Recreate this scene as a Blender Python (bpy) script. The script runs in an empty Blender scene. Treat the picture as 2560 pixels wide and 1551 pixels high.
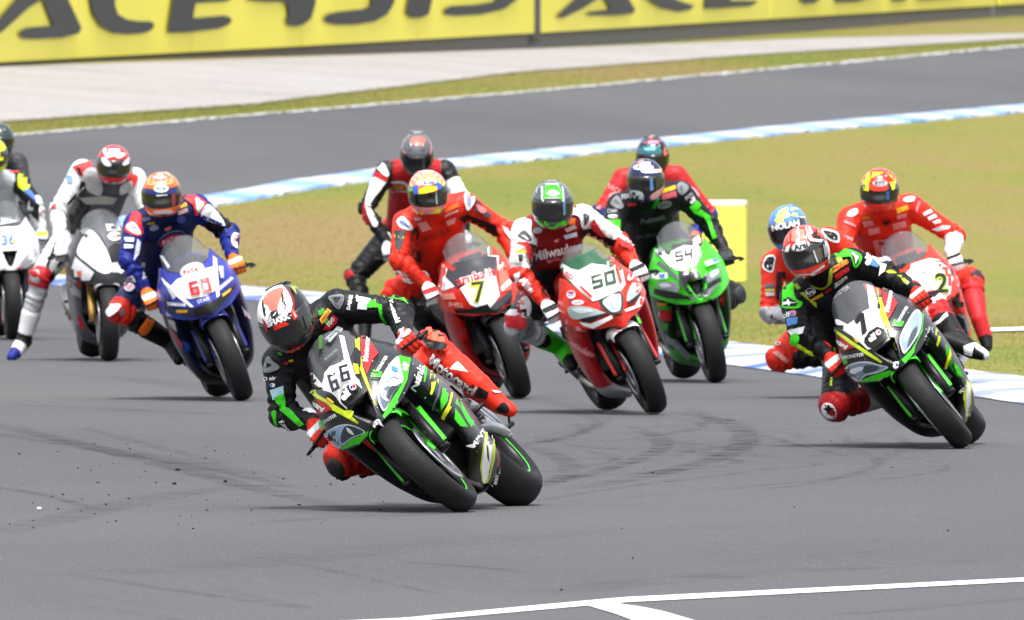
import bpy, bmesh, math, random
import numpy as np
from mathutils import Vector, Matrix
from mathutils.bvhtree import BVHTree
from mathutils.geometry import delaunay_2d_cdt
random.seed(7); rng = np.random.default_rng(7)
SC = bpy.context.scene
COL = SC.collection
RAD = math.radians

# ------------------------------------------------------------------ camera, sky, sun, exposure
FPX, CAMZ, VHOR = 45900.0, 1.9, 257.0          # long telephoto, in pixels of the 2560 px wide photograph
PITCH = math.atan((775.5 - VHOR) / FPX)
cam_d = bpy.data.cameras.new('camera'); cam = bpy.data.objects.new('camera', cam_d); COL.objects.link(cam)
cam.location = (0, 0, CAMZ); cam.rotation_euler = (math.pi / 2 - PITCH, 0, 0)
cam_d.sensor_width = 36.0; cam_d.lens = FPX / 2560 * 36.0
cam_d.clip_start = 1.0; cam_d.clip_end = 6000.0
cam_d.dof.use_dof = True; cam_d.dof.focus_distance = 86.0; cam_d.dof.aperture_fstop = 20.0
SC.camera = cam
SUN_EL, SUN_AZ = RAD(70), RAD(176)             # azimuth measured from +Y clockwise: behind and left of the camera
W = bpy.data.worlds.new('World'); SC.world = W; W.use_nodes = True
nt = W.node_tree; nt.nodes.clear()
sky = nt.nodes.new('ShaderNodeTexSky'); sky.sky_type = 'NISHITA'; sky.sun_disc = False
sky.sun_elevation = SUN_EL; sky.sun_rotation = SUN_AZ
sky.air_density = 1.0; sky.dust_density = 4.0; sky.ozone_density = 0.6
hs = nt.nodes.new('ShaderNodeHueSaturation'); hs.inputs['Saturation'].default_value = 0.3
bg = nt.nodes.new('ShaderNodeBackground'); bg.inputs['Strength'].default_value = 0.12
wo = nt.nodes.new('ShaderNodeOutputWorld')
nt.links.new(sky.outputs[0], hs.inputs['Color']); nt.links.new(hs.outputs[0], bg.inputs[0]); nt.links.new(bg.outputs[0], wo.inputs[0])
sd = bpy.data.lights.new('sun', 'SUN'); sd.energy = 1.5; sd.angle = RAD(12); sd.color = (1, 0.975, 0.94)
sun = bpy.data.objects.new('sun', sd); COL.objects.link(sun)
sdir = Vector((math.sin(SUN_AZ) * math.cos(SUN_EL), math.cos(SUN_AZ) * math.cos(SUN_EL), math.sin(SUN_EL)))
sun.rotation_euler = sdir.to_track_quat('Z', 'Y').to_euler(); sun.location = (0, 60, 40)
SC.view_settings.view_transform = 'Standard'; SC.view_settings.look = 'None'
SC.view_settings.exposure = 1.56; SC.view_settings.gamma = 1.0; SC.view_settings.use_curve_mapping = False
SC.cycles.max_bounces = 6; SC.cycles.transparent_max_bounces = 12
SC.cycles.use_denoising = True

# ------------------------------------------------------------------ picture <-> place
_c, _s = math.cos(PITCH), math.sin(PITCH)
CAMP = np.array([0, 0, CAMZ])
def ray(u, v):
    a, b = (u - 1280) / FPX, -(v - 775.5) / FPX
    return np.array([a, _c + b * _s, -_s + b * _c])
def at(u, v, d):
    r = ray(u, v); return CAMP + r * (d / r[1])
def sstep(a, b, x):
    t = np.clip((np.asarray(x, float) - a) / (b - a), 0, 1); return t * t * (3 - 2 * t)
def ground_z(x, y):                              # flat where the bikes are, rising towards the far barrier
    x = np.asarray(x, float); y = np.asarray(y, float)
    yy = 190 + 330 * np.tanh((y - 190) / 330)
    return sstep(145, 235, y) * (0.0235 * (yy - 190) - 0.07 * 40 * np.tanh(x / 40))
_D = np.linspace(50, 900, 3401)
def on_ground(u, v, lift=0.0):
    r = ray(u, v); p = CAMP[None] + r[None] * (_D / r[1])[:, None]
    h = p[:, 2] - ground_z(p[:, 0], p[:, 1]) - lift
    i = np.argmax(h < 0)
    if i == 0: i = len(_D) - 1
    t = h[i - 1] / (h[i - 1] - h[i]); return p[i - 1] * (1 - t) + p[i] * t

# ------------------------------------------------------------------ materials
def lin(c):
    if isinstance(c, str):
        c = c.lstrip('#'); c = [int(c[i:i + 2], 16) / 255 for i in (0, 2, 4)]
    return tuple(((x / 12.92) if x <= .04045 else ((x + .055) / 1.055) ** 2.4) for x in c)
PAL = dict(k='141416', g='5a5b60', G='34353a', w='f2f2f2', s='b4b6ba', r='e0301c', R='b01c20', n='3fd01c', N='2f9a1c', y='f4ee2a', o='f07020',
           b='18267a', B='1b2450', c='8fc4e6', l='c3d81e', p='e58a90', d='222327', m='8a1a1e', t='e8b020', q='2f62c8', e='5b5f66', h='4f86c8', z='c0262a', v='7d8086', i='2a3498')
def pal(c): return tuple(0.86 * x for x in lin(PAL.get(c, c)))
MATS = {}
def new_mat(name):
    m = bpy.data.materials.new(name); m.use_nodes = True; n = m.node_tree
    return m, n, n.nodes['Principled BSDF']
def simple(name, col, rough=0.5, metal=0.0, coat=0.0, bump=0.0, bscale=60, var=0.12, spec=0.5):
    if name in MATS: return MATS[name]
    m, n, P = new_mat(name); c = pal(col) if isinstance(col, str) else col
    P.inputs['Roughness'].default_value = rough; P.inputs['Metallic'].default_value = metal
    P.inputs['Coat Weight'].default_value = coat; P.inputs['Coat Roughness'].default_value = 0.08
    P.inputs['Specular IOR Level'].default_value = spec
    tc = n.nodes.new('ShaderNodeTexCoord'); no = n.nodes.new('ShaderNodeTexNoise'); no.inputs['Scale'].default_value = 14; no.inputs['Detail'].default_value = 5
    n.links.new(tc.outputs['Object'], no.inputs['Vector'])
    mx = n.nodes.new('ShaderNodeMix'); mx.data_type = 'RGBA'
    mx.inputs['A'].default_value = (*[x * (1 - var) for x in c], 1); mx.inputs['B'].default_value = (*[min(1, x * (1 + var)) for x in c], 1)
    n.links.new(no.outputs['Fac'], mx.inputs['Factor']); n.links.new(mx.outputs['Result'], P.inputs['Base Color'])
    if bump:
        n2 = n.nodes.new('ShaderNodeTexNoise'); n2.inputs['Scale'].default_value = bscale; n2.inputs['Detail'].default_value = 3
        n.links.new(tc.outputs['Object'], n2.inputs['Vector'])
        b = n.nodes.new('ShaderNodeBump'); b.inputs['Strength'].default_value = bump; b.inputs['Distance'].default_value = 0.01
        n.links.new(n2.outputs['Fac'], b.inputs['Height']); n.links.new(b.outputs['Normal'], P.inputs['Normal'])
    MATS[name] = m; return m
def vcol(name, rough, coat=0.0, bump=0.0, bscale=30, dirt=0.12, spec=0.5):      # colour from the painted attribute "Col"
    m, n, P = new_mat(name)
    a = n.nodes.new('ShaderNodeAttribute'); a.attribute_name = 'Col'
    tc = n.nodes.new('ShaderNodeTexCoord'); no = n.nodes.new('ShaderNodeTexNoise'); no.inputs['Scale'].default_value = 9; no.inputs['Detail'].default_value = 7; no.inputs['Roughness'].default_value = .65
    n.links.new(tc.outputs['Object'], no.inputs['Vector'])
    mr = n.nodes.new('ShaderNodeMapRange'); mr.inputs['From Min'].default_value = .3; mr.inputs['From Max'].default_value = .7
    mr.inputs['To Min'].default_value = 1 - dirt; mr.inputs['To Max'].default_value = 1 + dirt * .5
    n.links.new(no.outputs['Fac'], mr.inputs['Value'])
    vm = n.nodes.new('ShaderNodeVectorMath'); vm.operation = 'SCALE'
    n.links.new(a.outputs['Color'], vm.inputs[0]); n.links.new(mr.outputs[0], vm.inputs['Scale']); n.links.new(vm.outputs[0], P.inputs['Base Color'])
    mr2 = n.nodes.new('ShaderNodeMapRange'); mr2.inputs['To Min'].default_value = rough * .7; mr2.inputs['To Max'].default_value = min(1, rough * 1.4)
    n.links.new(no.outputs['Fac'], mr2.inputs['Value']); n.links.new(mr2.outputs[0], P.inputs['Roughness'])
    P.inputs['Coat Weight'].default_value = coat; P.inputs['Coat Roughness'].default_value = .06; P.inputs['Specular IOR Level'].default_value = spec
    if bump:
        n2 = n.nodes.new('ShaderNodeTexNoise'); n2.inputs['Scale'].default_value = bscale; n2.inputs['Detail'].default_value = 4; n2.inputs['Distortion'].default_value = 1.2
        n.links.new(tc.outputs['Object'], n2.inputs['Vector'])
        b = n.nodes.new('ShaderNodeBump'); b.inputs['Strength'].default_value = bump; b.inputs['Distance'].default_value = 0.02
        n.links.new(n2.outputs['Fac'], b.inputs['Height']); n.links.new(b.outputs['Normal'], P.inputs['Normal'])
    MATS[name] = m; return m
vcol('bike_paint', .34, .15, dirt=.2, spec=.3); vcol('suit_leather', .46, 0, .5, 19, .2, .22); vcol('helmet_shell', .25, .3, dirt=.08, spec=.3); vcol('glove_leather', .52, 0, .15, 60, .2, .22)
simple('tyre_rubber', (.013, .013, .0135), .6, bump=.25, bscale=90, var=.4, spec=.16); simple('dark_plastic', (.008, .008, .009), .45, bump=.1, spec=.2); simple('carbon', (.016, .016, .018), .32, coat=.3)
simple('black_metal', (.015, .015, .017), .38, .5, spec=.25); simple('steel', (.5, .5, .52), .32, 1.0, var=.3); simple('bare_alloy', (.45, .46, .48), .38, .9, bump=.15, bscale=40, var=.25)
simple('gold_fork', (.6, .36, .10), .3, .9); simple('seat_foam', (.02, .02, .02), .85, bump=.3); simple('radiator_core', (.02, .02, .022), .6, .3, bump=.5, bscale=220)
simple('titanium', (.36, .33, .3), .3, 1.0, var=.3); simple('intake_dark', (.006, .006, .007), .8)
def glassy(name, tint, alpha, rough=.03):
    m, n, P = new_mat(name); out = n.nodes['Material Output']
    P.inputs['Base Color'].default_value = (*[x * .35 for x in tint], 1); P.inputs['Roughness'].default_value = rough; P.inputs['Coat Weight'].default_value = .5
    t = n.nodes.new('ShaderNodeBsdfTransparent'); t.inputs[0].default_value = (*tint, 1)
    mx = n.nodes.new('ShaderNodeMixShader'); mx.inputs[0].default_value = alpha
    n.links.new(t.outputs[0], mx.inputs[1]); n.links.new(P.outputs[0], mx.inputs[2]); n.links.new(mx.outputs[0], out.inputs['Surface'])
    MATS[name] = m; return m
glassy('screen_clear', (.78, .8, .82), .2); glassy('screen_smoke', (.5, .52, .54), .4)
glassy('headlight_lens', (.8, .84, .88), .5)
m, n, P = new_mat('visor'); P.inputs['Base Color'].default_value = (.008, .008, .009, 1); P.inputs['Roughness'].default_value = .1; P.inputs['Coat Weight'].default_value = .5; MATS['visor'] = m

# ------------------------------------------------------------------ meshes
def mesh_obj(name, V, F, mat, parent=None, smooth=True, cols=None, mats=None, midx=None):
    me = bpy.data.meshes.new(name)
    me.from_pydata([tuple(map(float, v)) for v in V], [], [tuple(int(i) for i in f) for f in F])
    if cols is not None: set_cols(me, cols)
    if mats: [me.materials.append(MATS[x]) for x in mats]
    else: me.materials.append(MATS[mat])
    if midx is not None: me.polygons.foreach_set('material_index', np.asarray(midx, np.int32))
    if smooth: me.polygons.foreach_set('use_smooth', np.ones(len(me.polygons), bool))
    me.update()
    o = bpy.data.objects.new(name, me); COL.objects.link(o)
    if parent is not None: o.parent = parent
    return o
def set_cols(me, cols):                          # cols: one colour or one per vertex
    cols = np.asarray(cols, np.float32); nv = len(me.vertices)
    if cols.ndim == 1: cols = np.tile(cols, (nv, 1))
    a = me.color_attributes.new('Col', 'FLOAT_COLOR', 'POINT')
    a.data.foreach_set('color', np.hstack([cols[:, :3], np.ones((nv, 1), np.float32)]).ravel())
def tag(o, label=None, cat=None, group=None, kind=None):
    if label: o['label'] = label
    if cat: o['category'] = cat
    if group: o['group'] = group
    if kind: o['kind'] = kind
    return o
class MB:                                        # collects shapes into one mesh
    def __init__(s): s.V = []; s.F = []; s.C = []
    def add(s, V, F, c=None):
        k = len(s.V); s.V += [tuple(v) for v in V]; s.F += [tuple(i + k for i in f) for f in F]
        s.C += [pal(c) if isinstance(c, str) else (c if c is not None else (.5, .5, .5))] * len(V); return s
    def box(s, c, h, R=None, col=None, bev=0.0):
        c = np.array(c, float); h = np.array(h, float); R = np.eye(3) if R is None else R
        P = np.array([[x, y, z] for z in (-1, 1) for y in (-1, 1) for x in (-1, 1)], float)
        if bev:                                  # chamfered box from 24 corners
            q = []; f = []
            hb = h - bev
            for x in (-1, 1):
                for y in (-1, 1):
                    for z in (-1, 1):
                        q += [(x * h[0], y * hb[1], z * hb[2]), (x * hb[0], y * h[1], z * hb[2]), (x * hb[0], y * hb[1], z * h[2])]
            bm = bmesh.new(); vs = [bm.verts.new(p) for p in q]; r = bmesh.ops.convex_hull(bm, input=vs)
            bm.verts.index_update(); bm.verts.ensure_lookup_table()
            V = [tuple(c + R @ np.array(v.co)) for v in bm.verts]; F = [[v.index for v in fc.verts] for fc in bm.faces]; bm.free()
            return s.add(V, F, col)
        V = c + (P * h) @ R.T
        return s.add(V, [(0, 2, 3, 1), (4, 5, 7, 6), (0, 1, 5, 4), (2, 6, 7, 3), (0, 4, 6, 2), (1, 3, 7, 5)], col)
    def tube(s, pts, rad, n=10, col=None, cap=True):
        pts = [np.array(p, float) for p in pts]; k = len(pts)
        rad = [rad] * k if np.isscalar(rad) else rad
        V = []; up = np.array([.13, .21, .97])
        for i in range(k):
            t = pts[min(i + 1, k - 1)] - pts[max(i - 1, 0)]; t /= np.linalg.norm(t) + 1e-9
            a = np.cross(t, up); a /= np.linalg.norm(a) + 1e-9; b = np.cross(t, a)
            for j in range(n):
                q = 2 * math.pi * j / n; V.append(pts[i] + rad[i] * (math.cos(q) * a + math.sin(q) * b))
        F = [(i * n + j, i * n + (j + 1) % n, (i + 1) * n + (j + 1) % n, (i + 1) * n + j) for i in range(k - 1) for j in range(n)]
        if cap: F += [tuple(range(n))[::-1], tuple((k - 1) * n + j for j in range(n))]
        return s.add(V, F, col)
    def lathe(s, prof, c, n=48, col=None, closed=False):      # prof of (r, y) round the local Y axis through c
        k = len(prof); V = []
        for j in range(n):
            q = 2 * math.pi * j / n
            for r, y in prof: V.append((c[0] + r * math.cos(q), c[1] + y, c[2] + r * math.sin(q)))
        F = []
        for j in range(n):
            for i in range(k if closed else k - 1):
                i2 = (i + 1) % k; j2 = (j + 1) % n
                F.append((j * k + i, j * k + i2, j2 * k + i2, j2 * k + i))
        return s.add(V, F, col)
    def loft(s, secs, n=20, e=2.6, col=None):    # secs of (x, cy, cz, half width, half height)
        V = []
        for (x, cy, cz, hw, hh) in secs:
            for j in range(n):
                q = 2 * math.pi * j / n; a, b = math.cos(q), math.sin(q)
                V.append((x, cy + hw * math.copysign(abs(a) ** (2 / e), a), cz + hh * math.copysign(abs(b) ** (2 / e), b)))
        k = len(secs)
        F = [(i * n + j, i * n + (j + 1) % n, (i + 1) * n + (j + 1) % n, (i + 1) * n + j) for i in range(k - 1) for j in range(n)]
        F += [tuple(range(n))[::-1], tuple((k - 1) * n + j for j in range(n))]
        return s.add(V, F, col)
    def mirror(s):
        V = [(x, -y, z) for x, y, z in s.V]; k = len(V)
        C = list(s.C); F = [tuple(i + k for i in f[::-1]) for f in s.F]
        s.V += V; s.F += F; s.C += C; return s
    def build(s, name, mat, parent=None, smooth=True, T=None):
        V = np.array(s.V, float)
        if T is not None: V = T(V)
        return mesh_obj(name, V, s.F, mat, parent, smooth, cols=np.array(s.C))
def flip_y(V): V = np.array(V, float); V[:, 1] *= -1; return V
def crom(P, m):                                  # Catmull-Rom along axis 0 of control points P (k,...), m samples
    P = np.asarray(P, float); k = len(P)
    Q = np.concatenate([[2 * P[0] - P[1]], P, [2 * P[-1] - P[-2]]])
    out = []
    for t in np.linspace(0, k - 1 - 1e-9, m):
        i = int(t); f = t - i; a, b, c, d = Q[i], Q[i + 1], Q[i + 2], Q[i + 3]
        out.append(.5 * ((2 * b) + (c - a) * f + (2 * a - 5 * b + 4 * c - d) * f * f + (3 * b - 3 * c + d - a) * f ** 3))
    return np.array(out)
def patch(rows, nu, nv):                         # control grid -> dense grid
    G = crom(np.array(rows, float), nv)
    return np.transpose(crom(np.transpose(G, (1, 0, 2)), nu), (1, 0, 2))
def shell(G, th):                                # dense grid -> closed shell; th along the inward normal
    a, b, _ = G.shape
    du = np.gradient(G, axis=1); dv = np.gradient(G, axis=0)
    N = np.cross(du, dv); N /= np.linalg.norm(N, axis=2, keepdims=True) + 1e-9
    V = np.concatenate([G.reshape(-1, 3), (G + N * th).reshape(-1, 3)]); o = a * b; F = []
    idx = lambda i, j: i * b + j
    for i in range(a - 1):
        for j in range(b - 1):
            q = (idx(i, j), idx(i, j + 1), idx(i + 1, j + 1), idx(i + 1, j)); F.append(q[::-1]); F.append(tuple(x + o for x in q))
    ring = [idx(0, j) for j in range(b)] + [idx(i, b - 1) for i in range(1, a)] + [idx(a - 1, j) for j in range(b - 2, -1, -1)] + [idx(i, 0) for i in range(a - 2, 0, -1)]
    for q in range(len(ring)):
        r, t = ring[q], ring[(q + 1) % len(ring)]; F.append((r, t, t + o, r + o))
    return V, F
def rot(axis, a):
    c, s = math.cos(a), math.sin(a)
    return np.array({'x': [[1, 0, 0], [0, c, -s], [0, s, c]], 'y': [[c, 0, s], [0, 1, 0], [-s, 0, c]], 'z': [[c, -s, 0], [s, c, 0], [0, 0, 1]]}[axis], float)
def in_poly(P, poly):
    x, y = P[:, 0], P[:, 1]; n = len(poly); ins = np.zeros(len(P), bool)
    for i in range(n):
        x0, y0 = poly[i]; x1, y1 = poly[(i + 1) % n]
        c = ((y0 > y) != (y1 > y)) & (x < (x1 - x0) * (y - y0) / (y1 - y0 + 1e-12) + x0)
        ins ^= c
    return ins

# ------------------------------------------------------------------ printed graphics laid on surfaces
_txt = {}
def text_mesh(s, bold=0.0):
    key = (s, bold)
    if key in _txt: return _txt[key]
    cu = bpy.data.curves.new('t', 'FONT'); cu.body = s; cu.size = 1; cu.resolution_u = 3; cu.offset = bold; cu.align_x = 'CENTER'; cu.align_y = 'CENTER'
    o = bpy.data.objects.new('t', cu); me = o.to_mesh()
    bm = bmesh.new(); bm.from_mesh(me); bmesh.ops.triangulate(bm, faces=bm.faces[:])
    V = np.array([v.co[:2] for v in bm.verts]); F = [tuple(v.index for v in f.verts) for f in bm.faces]; bm.free(); o.to_mesh_clear()
    bpy.data.objects.remove(o); bpy.data.curves.remove(cu)
    if len(V):
        lo, hi = V.min(0), V.max(0); V = V - (lo + hi) / 2; V /= (hi - lo)[1]
    _txt[key] = (V, F); return V, F
def poly_mesh(pts, h):
    pts = np.array(pts, float); lo, hi = pts.min(0), pts.max(0)
    gx, gy = np.meshgrid(np.arange(lo[0] + h / 2, hi[0], h), np.arange(lo[1] + h / 2, hi[1], h))
    g = np.stack([gx.ravel(), gy.ravel()], 1)
    if len(g): g = g[in_poly(g, pts)]
    e = []                                       # split long outline edges
    for i in range(len(pts)):
        a, b = pts[i], pts[(i + 1) % len(pts)]; k = max(1, int(np.linalg.norm(b - a) / h))
        e += [a + (b - a) * t / k for t in range(k)]
    m = len(e); allp = [Vector((float(p[0]), float(p[1]))) for p in list(e) + list(g)]
    r = delaunay_2d_cdt(allp, [], [list(range(m))], 1, 1e-4)
    return np.array([tuple(v) for v in r[0]]), [tuple(f) for f in r[2]]
def refine(P, F, h):                             # split large triangles so that they can follow the surface
    for _ in range(4):
        mid = {}; P = list(map(tuple, P)); out = []; done = True
        def m(a, b):
            k = (min(a, b), max(a, b))
            if k not in mid: mid[k] = len(P); P.append(((P[a][0] + P[b][0]) / 2, (P[a][1] + P[b][1]) / 2))
            return mid[k]
        for a, b, c in F:
            L = max(math.dist(P[a], P[b]), math.dist(P[b], P[c]), math.dist(P[a], P[c]))
            if L > h: x, y, z = m(a, b), m(b, c), m(c, a); out += [(a, x, z), (x, b, y), (z, y, c), (x, y, z)]; done = False
            else: out.append((a, b, c))
        F = out
        if done: break
    return np.array(P), F
def bvh_of(objs):
    V = []; F = []
    for o, M in objs:
        k = len(V); me = o.data; n = len(me.vertices); co = np.empty(n * 3); me.vertices.foreach_get('co', co); co = co.reshape(-1, 3)
        co = co @ np.array(M)[:3, :3].T + np.array(M)[:3, 3]; V += [tuple(c) for c in co]; F += [tuple(i + k for i in p.vertices) for p in me.polygons]
    return BVHTree.FromPolygons(V, F)
def curve_pts(pts, m=4):
    P = np.array(pts, float); k = len(P); out = []
    for i in range(k):
        a, b, c, d = P[i - 1], P[i], P[(i + 1) % k], P[(i + 2) % k]
        for t in range(m):
            f = t / m; out.append(.5 * ((2 * b) + (c - a) * f + (2 * a - 5 * b + 4 * c - d) * f * f + (3 * b - 3 * c + d - a) * f ** 3))
    return out
def oval(u, v, a, b, ang=0, n=18):
    c, s = math.cos(RAD(ang)), math.sin(RAD(ang))
    return [(u + a * math.cos(q) * c + b * math.sin(q) * s, v - a * math.cos(q) * s + b * math.sin(q) * c) for q in np.linspace(0, 2 * math.pi, n, endpoint=False)]
def print_on(host, M, items, mat='bike_paint', name='graphics', h=9.0, lift=.0025, jump=.05, extra=None):
    """lay flat print (outlines and lettering, given where they show) on the surface of host as thin geometry"""
    tree = bvh_of([(host, M)] + (extra or [])); Mi = np.linalg.inv(np.array(M)); V = []; F = []; C = []
    for li, it in enumerate(items):
        if it[0] == 'T':
            _, s, c, u, v, hh, ang = it[:7]; o = it[7] if len(it) > 7 else {}
            tv, f = text_mesh(s, o.get('b', .02)); tv = tv.copy()
            tv[:, 0] *= o.get('w', 1.0); tv[:, 0] += tv[:, 1] * o.get('sh', 0)
            if o.get('mir'): tv[:, 0] *= -1
            if 'arc' in o: tv[:, 1] += o['arc'] * tv[:, 0] ** 2
            ca, sa = math.cos(RAD(ang)), math.sin(RAD(ang))
            P = np.stack([u + hh * (tv[:, 0] * ca - tv[:, 1] * sa), v - hh * (tv[:, 0] * sa + tv[:, 1] * ca)], 1)
            P, f = refine(P, f, h * 1.3)
        else:
            c, pts = it[0], it[1]
            if c[0] == '~': c = c[1:]; pts = curve_pts(pts)
            if len(pts) < 3: continue
            P, f = poly_mesh(pts, h)
        col = pal(c); off = lift + .0007 * li; k = len(V); hit = []
        for (u, v) in P:
            r = ray(u, v); r = r / np.linalg.norm(r); loc, nor, _, dist = tree.ray_cast(Vector(CAMP), Vector(r), 1000)
            if loc is None: hit.append(None); V.append((0, 0, 0)); C.append(col); continue
            p = np.array(loc) - r * off * 1.6
            nn = np.array(nor); nn = -nn if nn @ r > 0 else nn
            p = p + nn * off * .5
            hit.append(dist); V.append(tuple(Mi[:3, :3] @ p + Mi[:3, 3])); C.append(col)
        for t in f:
            d = [hit[i] for i in t]
            if any(x is None for x in d) or max(d) - min(d) > jump: continue
            F.append(tuple(i + k for i in t))
    if not F: return None
    used = sorted({i for t in F for i in t}); mp = {i: j for j, i in enumerate(used)}
    return tag(mesh_obj(name, [V[i] for i in used], [tuple(mp[i] for i in t) for t in F], mat, host, True, cols=np.array([C[i] for i in used])), kind='stuff')
# ------------------------------------------------------------------ the place: ground, track, kerbs, gravel
def ground_mat(name, c1, c2, c3, scale, fine, rough, bump, bdist=.01, stretch=(1, 1, 1), speck=0.0, ov=.6):
    m, n, P = new_mat(name); g = n.nodes.new; L = n.links.new
    tc = g('ShaderNodeTexCoord'); mp = g('ShaderNodeMapping'); mp.inputs['Scale'].default_value = stretch; L(tc.outputs['Object'], mp.inputs[0])
    a = g('ShaderNodeTexNoise'); a.inputs['Scale'].default_value = scale; a.inputs['Detail'].default_value = 6; a.inputs['Roughness'].default_value = .6; L(mp.outputs[0], a.inputs['Vector'])
    b = g('ShaderNodeTexNoise'); b.inputs['Scale'].default_value = fine; b.inputs['Detail'].default_value = 4; L(tc.outputs['Object'], b.inputs['Vector'])
    r = g('ShaderNodeValToRGB'); e = r.color_ramp; e.elements[0].position = .34; e.elements[1].position = .66; e.elements[0].color = (*c1, 1); e.elements[1].color = (*c3, 1)
    x = e.elements.new(.5); x.color = (*c2, 1); L(a.outputs['Fac'], r.inputs[0])
    mx = g('ShaderNodeMix'); mx.data_type = 'RGBA'; mx.blend_type = 'OVERLAY'; mx.inputs['Factor'].default_value = ov
    L(r.outputs[0], mx.inputs['A']); L(b.outputs['Color'], mx.inputs['B'])
    hsn = g('ShaderNodeHueSaturation'); L(b.outputs['Fac'], mx.inputs['B']); L(mx.outputs['Result'], hsn.inputs['Color']); last = hsn.outputs[0]
    if speck:
        v = g('ShaderNodeTexVoronoi'); v.inputs['Scale'].default_value = 55; L(tc.outputs['Object'], v.inputs['Vector'])
        q = g('ShaderNodeMath'); q.operation = 'LESS_THAN'; q.inputs[1].default_value = .22; L(v.outputs['Distance'], q.inputs[0])
        w = g('ShaderNodeMath'); w.operation = 'GREATER_THAN'; w.inputs[1].default_value = .87; 
        sp = g('ShaderNodeSeparateColor'); L(v.outputs['Color'], sp.inputs[0]); L(sp.outputs[0], w.inputs[0])
        t = g('ShaderNodeMath'); t.operation = 'MULTIPLY'; L(q.outputs[0], t.inputs[0]); L(w.outputs[0], t.inputs[1])
        t2 = g('ShaderNodeMath'); t2.operation = 'MULTIPLY'; t2.inputs[1].default_value = speck; L(t.outputs[0], t2.inputs[0])
        m2 = g('ShaderNodeMix'); m2.data_type = 'RGBA'; m2.inputs['B'].default_value = (.62, .6, .56, 1); L(t2.outputs[0], m2.inputs['Factor']); L(last, m2.inputs['A']); last = m2.outputs['Result']
    L(last, P.inputs['Base Color']); P.inputs['Roughness'].default_value = rough; P.inputs['Specular IOR Level'].default_value = .12
    bp = g('ShaderNodeBump'); bp.inputs['Strength'].default_value = bump; bp.inputs['Distance'].default_value = bdist; L(b.outputs['Fac'], bp.inputs['Height']); L(bp.outputs[0], P.inputs['Normal'])
    MATS[name] = m; return m
ground_mat('asphalt', (.063, .064, .070), (.071, .072, .078), (.080, .0795, .081), .16, 62, .8, .6, .006, (1, .35, 1), 0, .7)
ground_mat('far_asphalt', (.10, .101, .112), (.12, .121, .133), (.135, .135, .145), .12, 12, .85, .25, .006, (1, .2, 1))
ground_mat('dry_grass', (.172, .126, .05), (.148, .138, .03), (.100, .130, .02), .1, 3, .9, .25, .02, (1.5, .42, 1), 0, .12)
ground_mat('verge_grass', (.16, .125, .046), (.142, .13, .03), (.1, .125, .02), .12, 3, .9, .25, .02, (.4, .4, 1), 0, .12)
ground_mat('pale_gravel', (.235, .222, .212), (.262, .247, .237), (.28, .266, .256), .3, 14, .95, 1.0, .05)
def kerb_mat():
    m, n, P = new_mat('kerb_paint'); g = n.nodes.new; L = n.links.new
    a = g('ShaderNodeAttribute'); a.attribute_name = 'Col'; tc = g('ShaderNodeTexCoord')
    no = g('ShaderNodeTexNoise'); no.inputs['Scale'].default_value = 5; no.inputs['Detail'].default_value = 6; L(tc.outputs['Object'], no.inputs['Vector'])
    r = g('ShaderNodeMapRange'); r.inputs['From Min'].default_value = .35; r.inputs['From Max'].default_value = .6; r.inputs['To Min'].default_value = .72; r.inputs['To Max'].default_value = 1; L(no.outputs['Fac'], r.inputs[0])
    s = g('ShaderNodeVectorMath'); s.operation = 'SCALE'; L(a.outputs['Color'], s.inputs[0]); L(r.outputs[0], s.inputs['Scale']); L(s.outputs[0], P.inputs['Base Color'])
    P.inputs['Roughness'].default_value = .6; MATS['kerb_paint'] = m
kerb_mat()
def line_at(pts, us): return np.interp(us, [p[0] for p in pts], [p[1] for p in pts])
def extrap(pts, u0=-700, u1=3300):
    (a, b), (c, d) = pts[0], pts[1]; (e, f), (g, h) = pts[-2], pts[-1]
    return [(u0, b + (d - b) / (c - a) * (u0 - a))] + list(pts) + [(u1, h + (h - f) / (g - e) * (u1 - g))]
def ground_strip(name, lo, hi, lift, mat, nu=90, nv=8, us=None, thick=0.0, cols=None):
    """sheet on the ground between two edge lines"""
    us = np.linspace(-600, 3200, nu) if us is None else us
    G = []
    for u in us:
        a = on_ground(u, line_at(lo, u)); b = on_ground(u, line_at(hi, u)); row = []
        for t in np.linspace(0, 1, nv):
            p = a * (1 - t) + b * t; p[2] = ground_z(p[0], p[1]) + lift; row.append(p)
        G.append(row)
    return sheet(name, np.array(G), mat, cols)
def sheet(name, G, mat, cols=None):
    a, b, _ = G.shape
    F = [(i * b + j, (i + 1) * b + j, (i + 1) * b + j + 1, i * b + j + 1) for i in range(a - 1) for j in range(b - 1)]
    return mesh_obj(name, G.reshape(-1, 3), F, mat, None, True, cols)
# one sheet to the horizon
xs = np.concatenate([np.linspace(-1500, -70, 14), np.linspace(-60, 60, 61), np.linspace(70, 1500, 14)])
ys = np.concatenate([np.linspace(-40, 130, 12), np.linspace(140, 480, 86), np.linspace(500, 4500, 24)])
G = np.array([[(x, y, ground_z(x, y) - .03) for y in ys] for x in xs])
tag(sheet('ground', G, 'verge_grass'), kind='structure')
far_edge = extrap([(0, 340), (1280, 232), (2560, 113)])            # far edge of the asphalt
G = []                                                              # asphalt: everything the tongue of infield is laid on
for u in np.linspace(-700, 3300, 90):
    b = on_ground(u, line_at(far_edge, u)); row = []
    for y in np.concatenate([np.linspace(30, 140, 14), np.linspace(145, b[1], 40)]):
        x = b[0] * y / b[1]; e = (u - 1280) / 2000; x += e * (9 * max(0, 1 - y / 118) ** .6 if e > 0 else 11 * (1 - y / b[1])); row.append((x, y, ground_z(x, y)))
    G.append(row)
tag(sheet('track', np.array(G), 'asphalt'), kind='structure')
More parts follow.
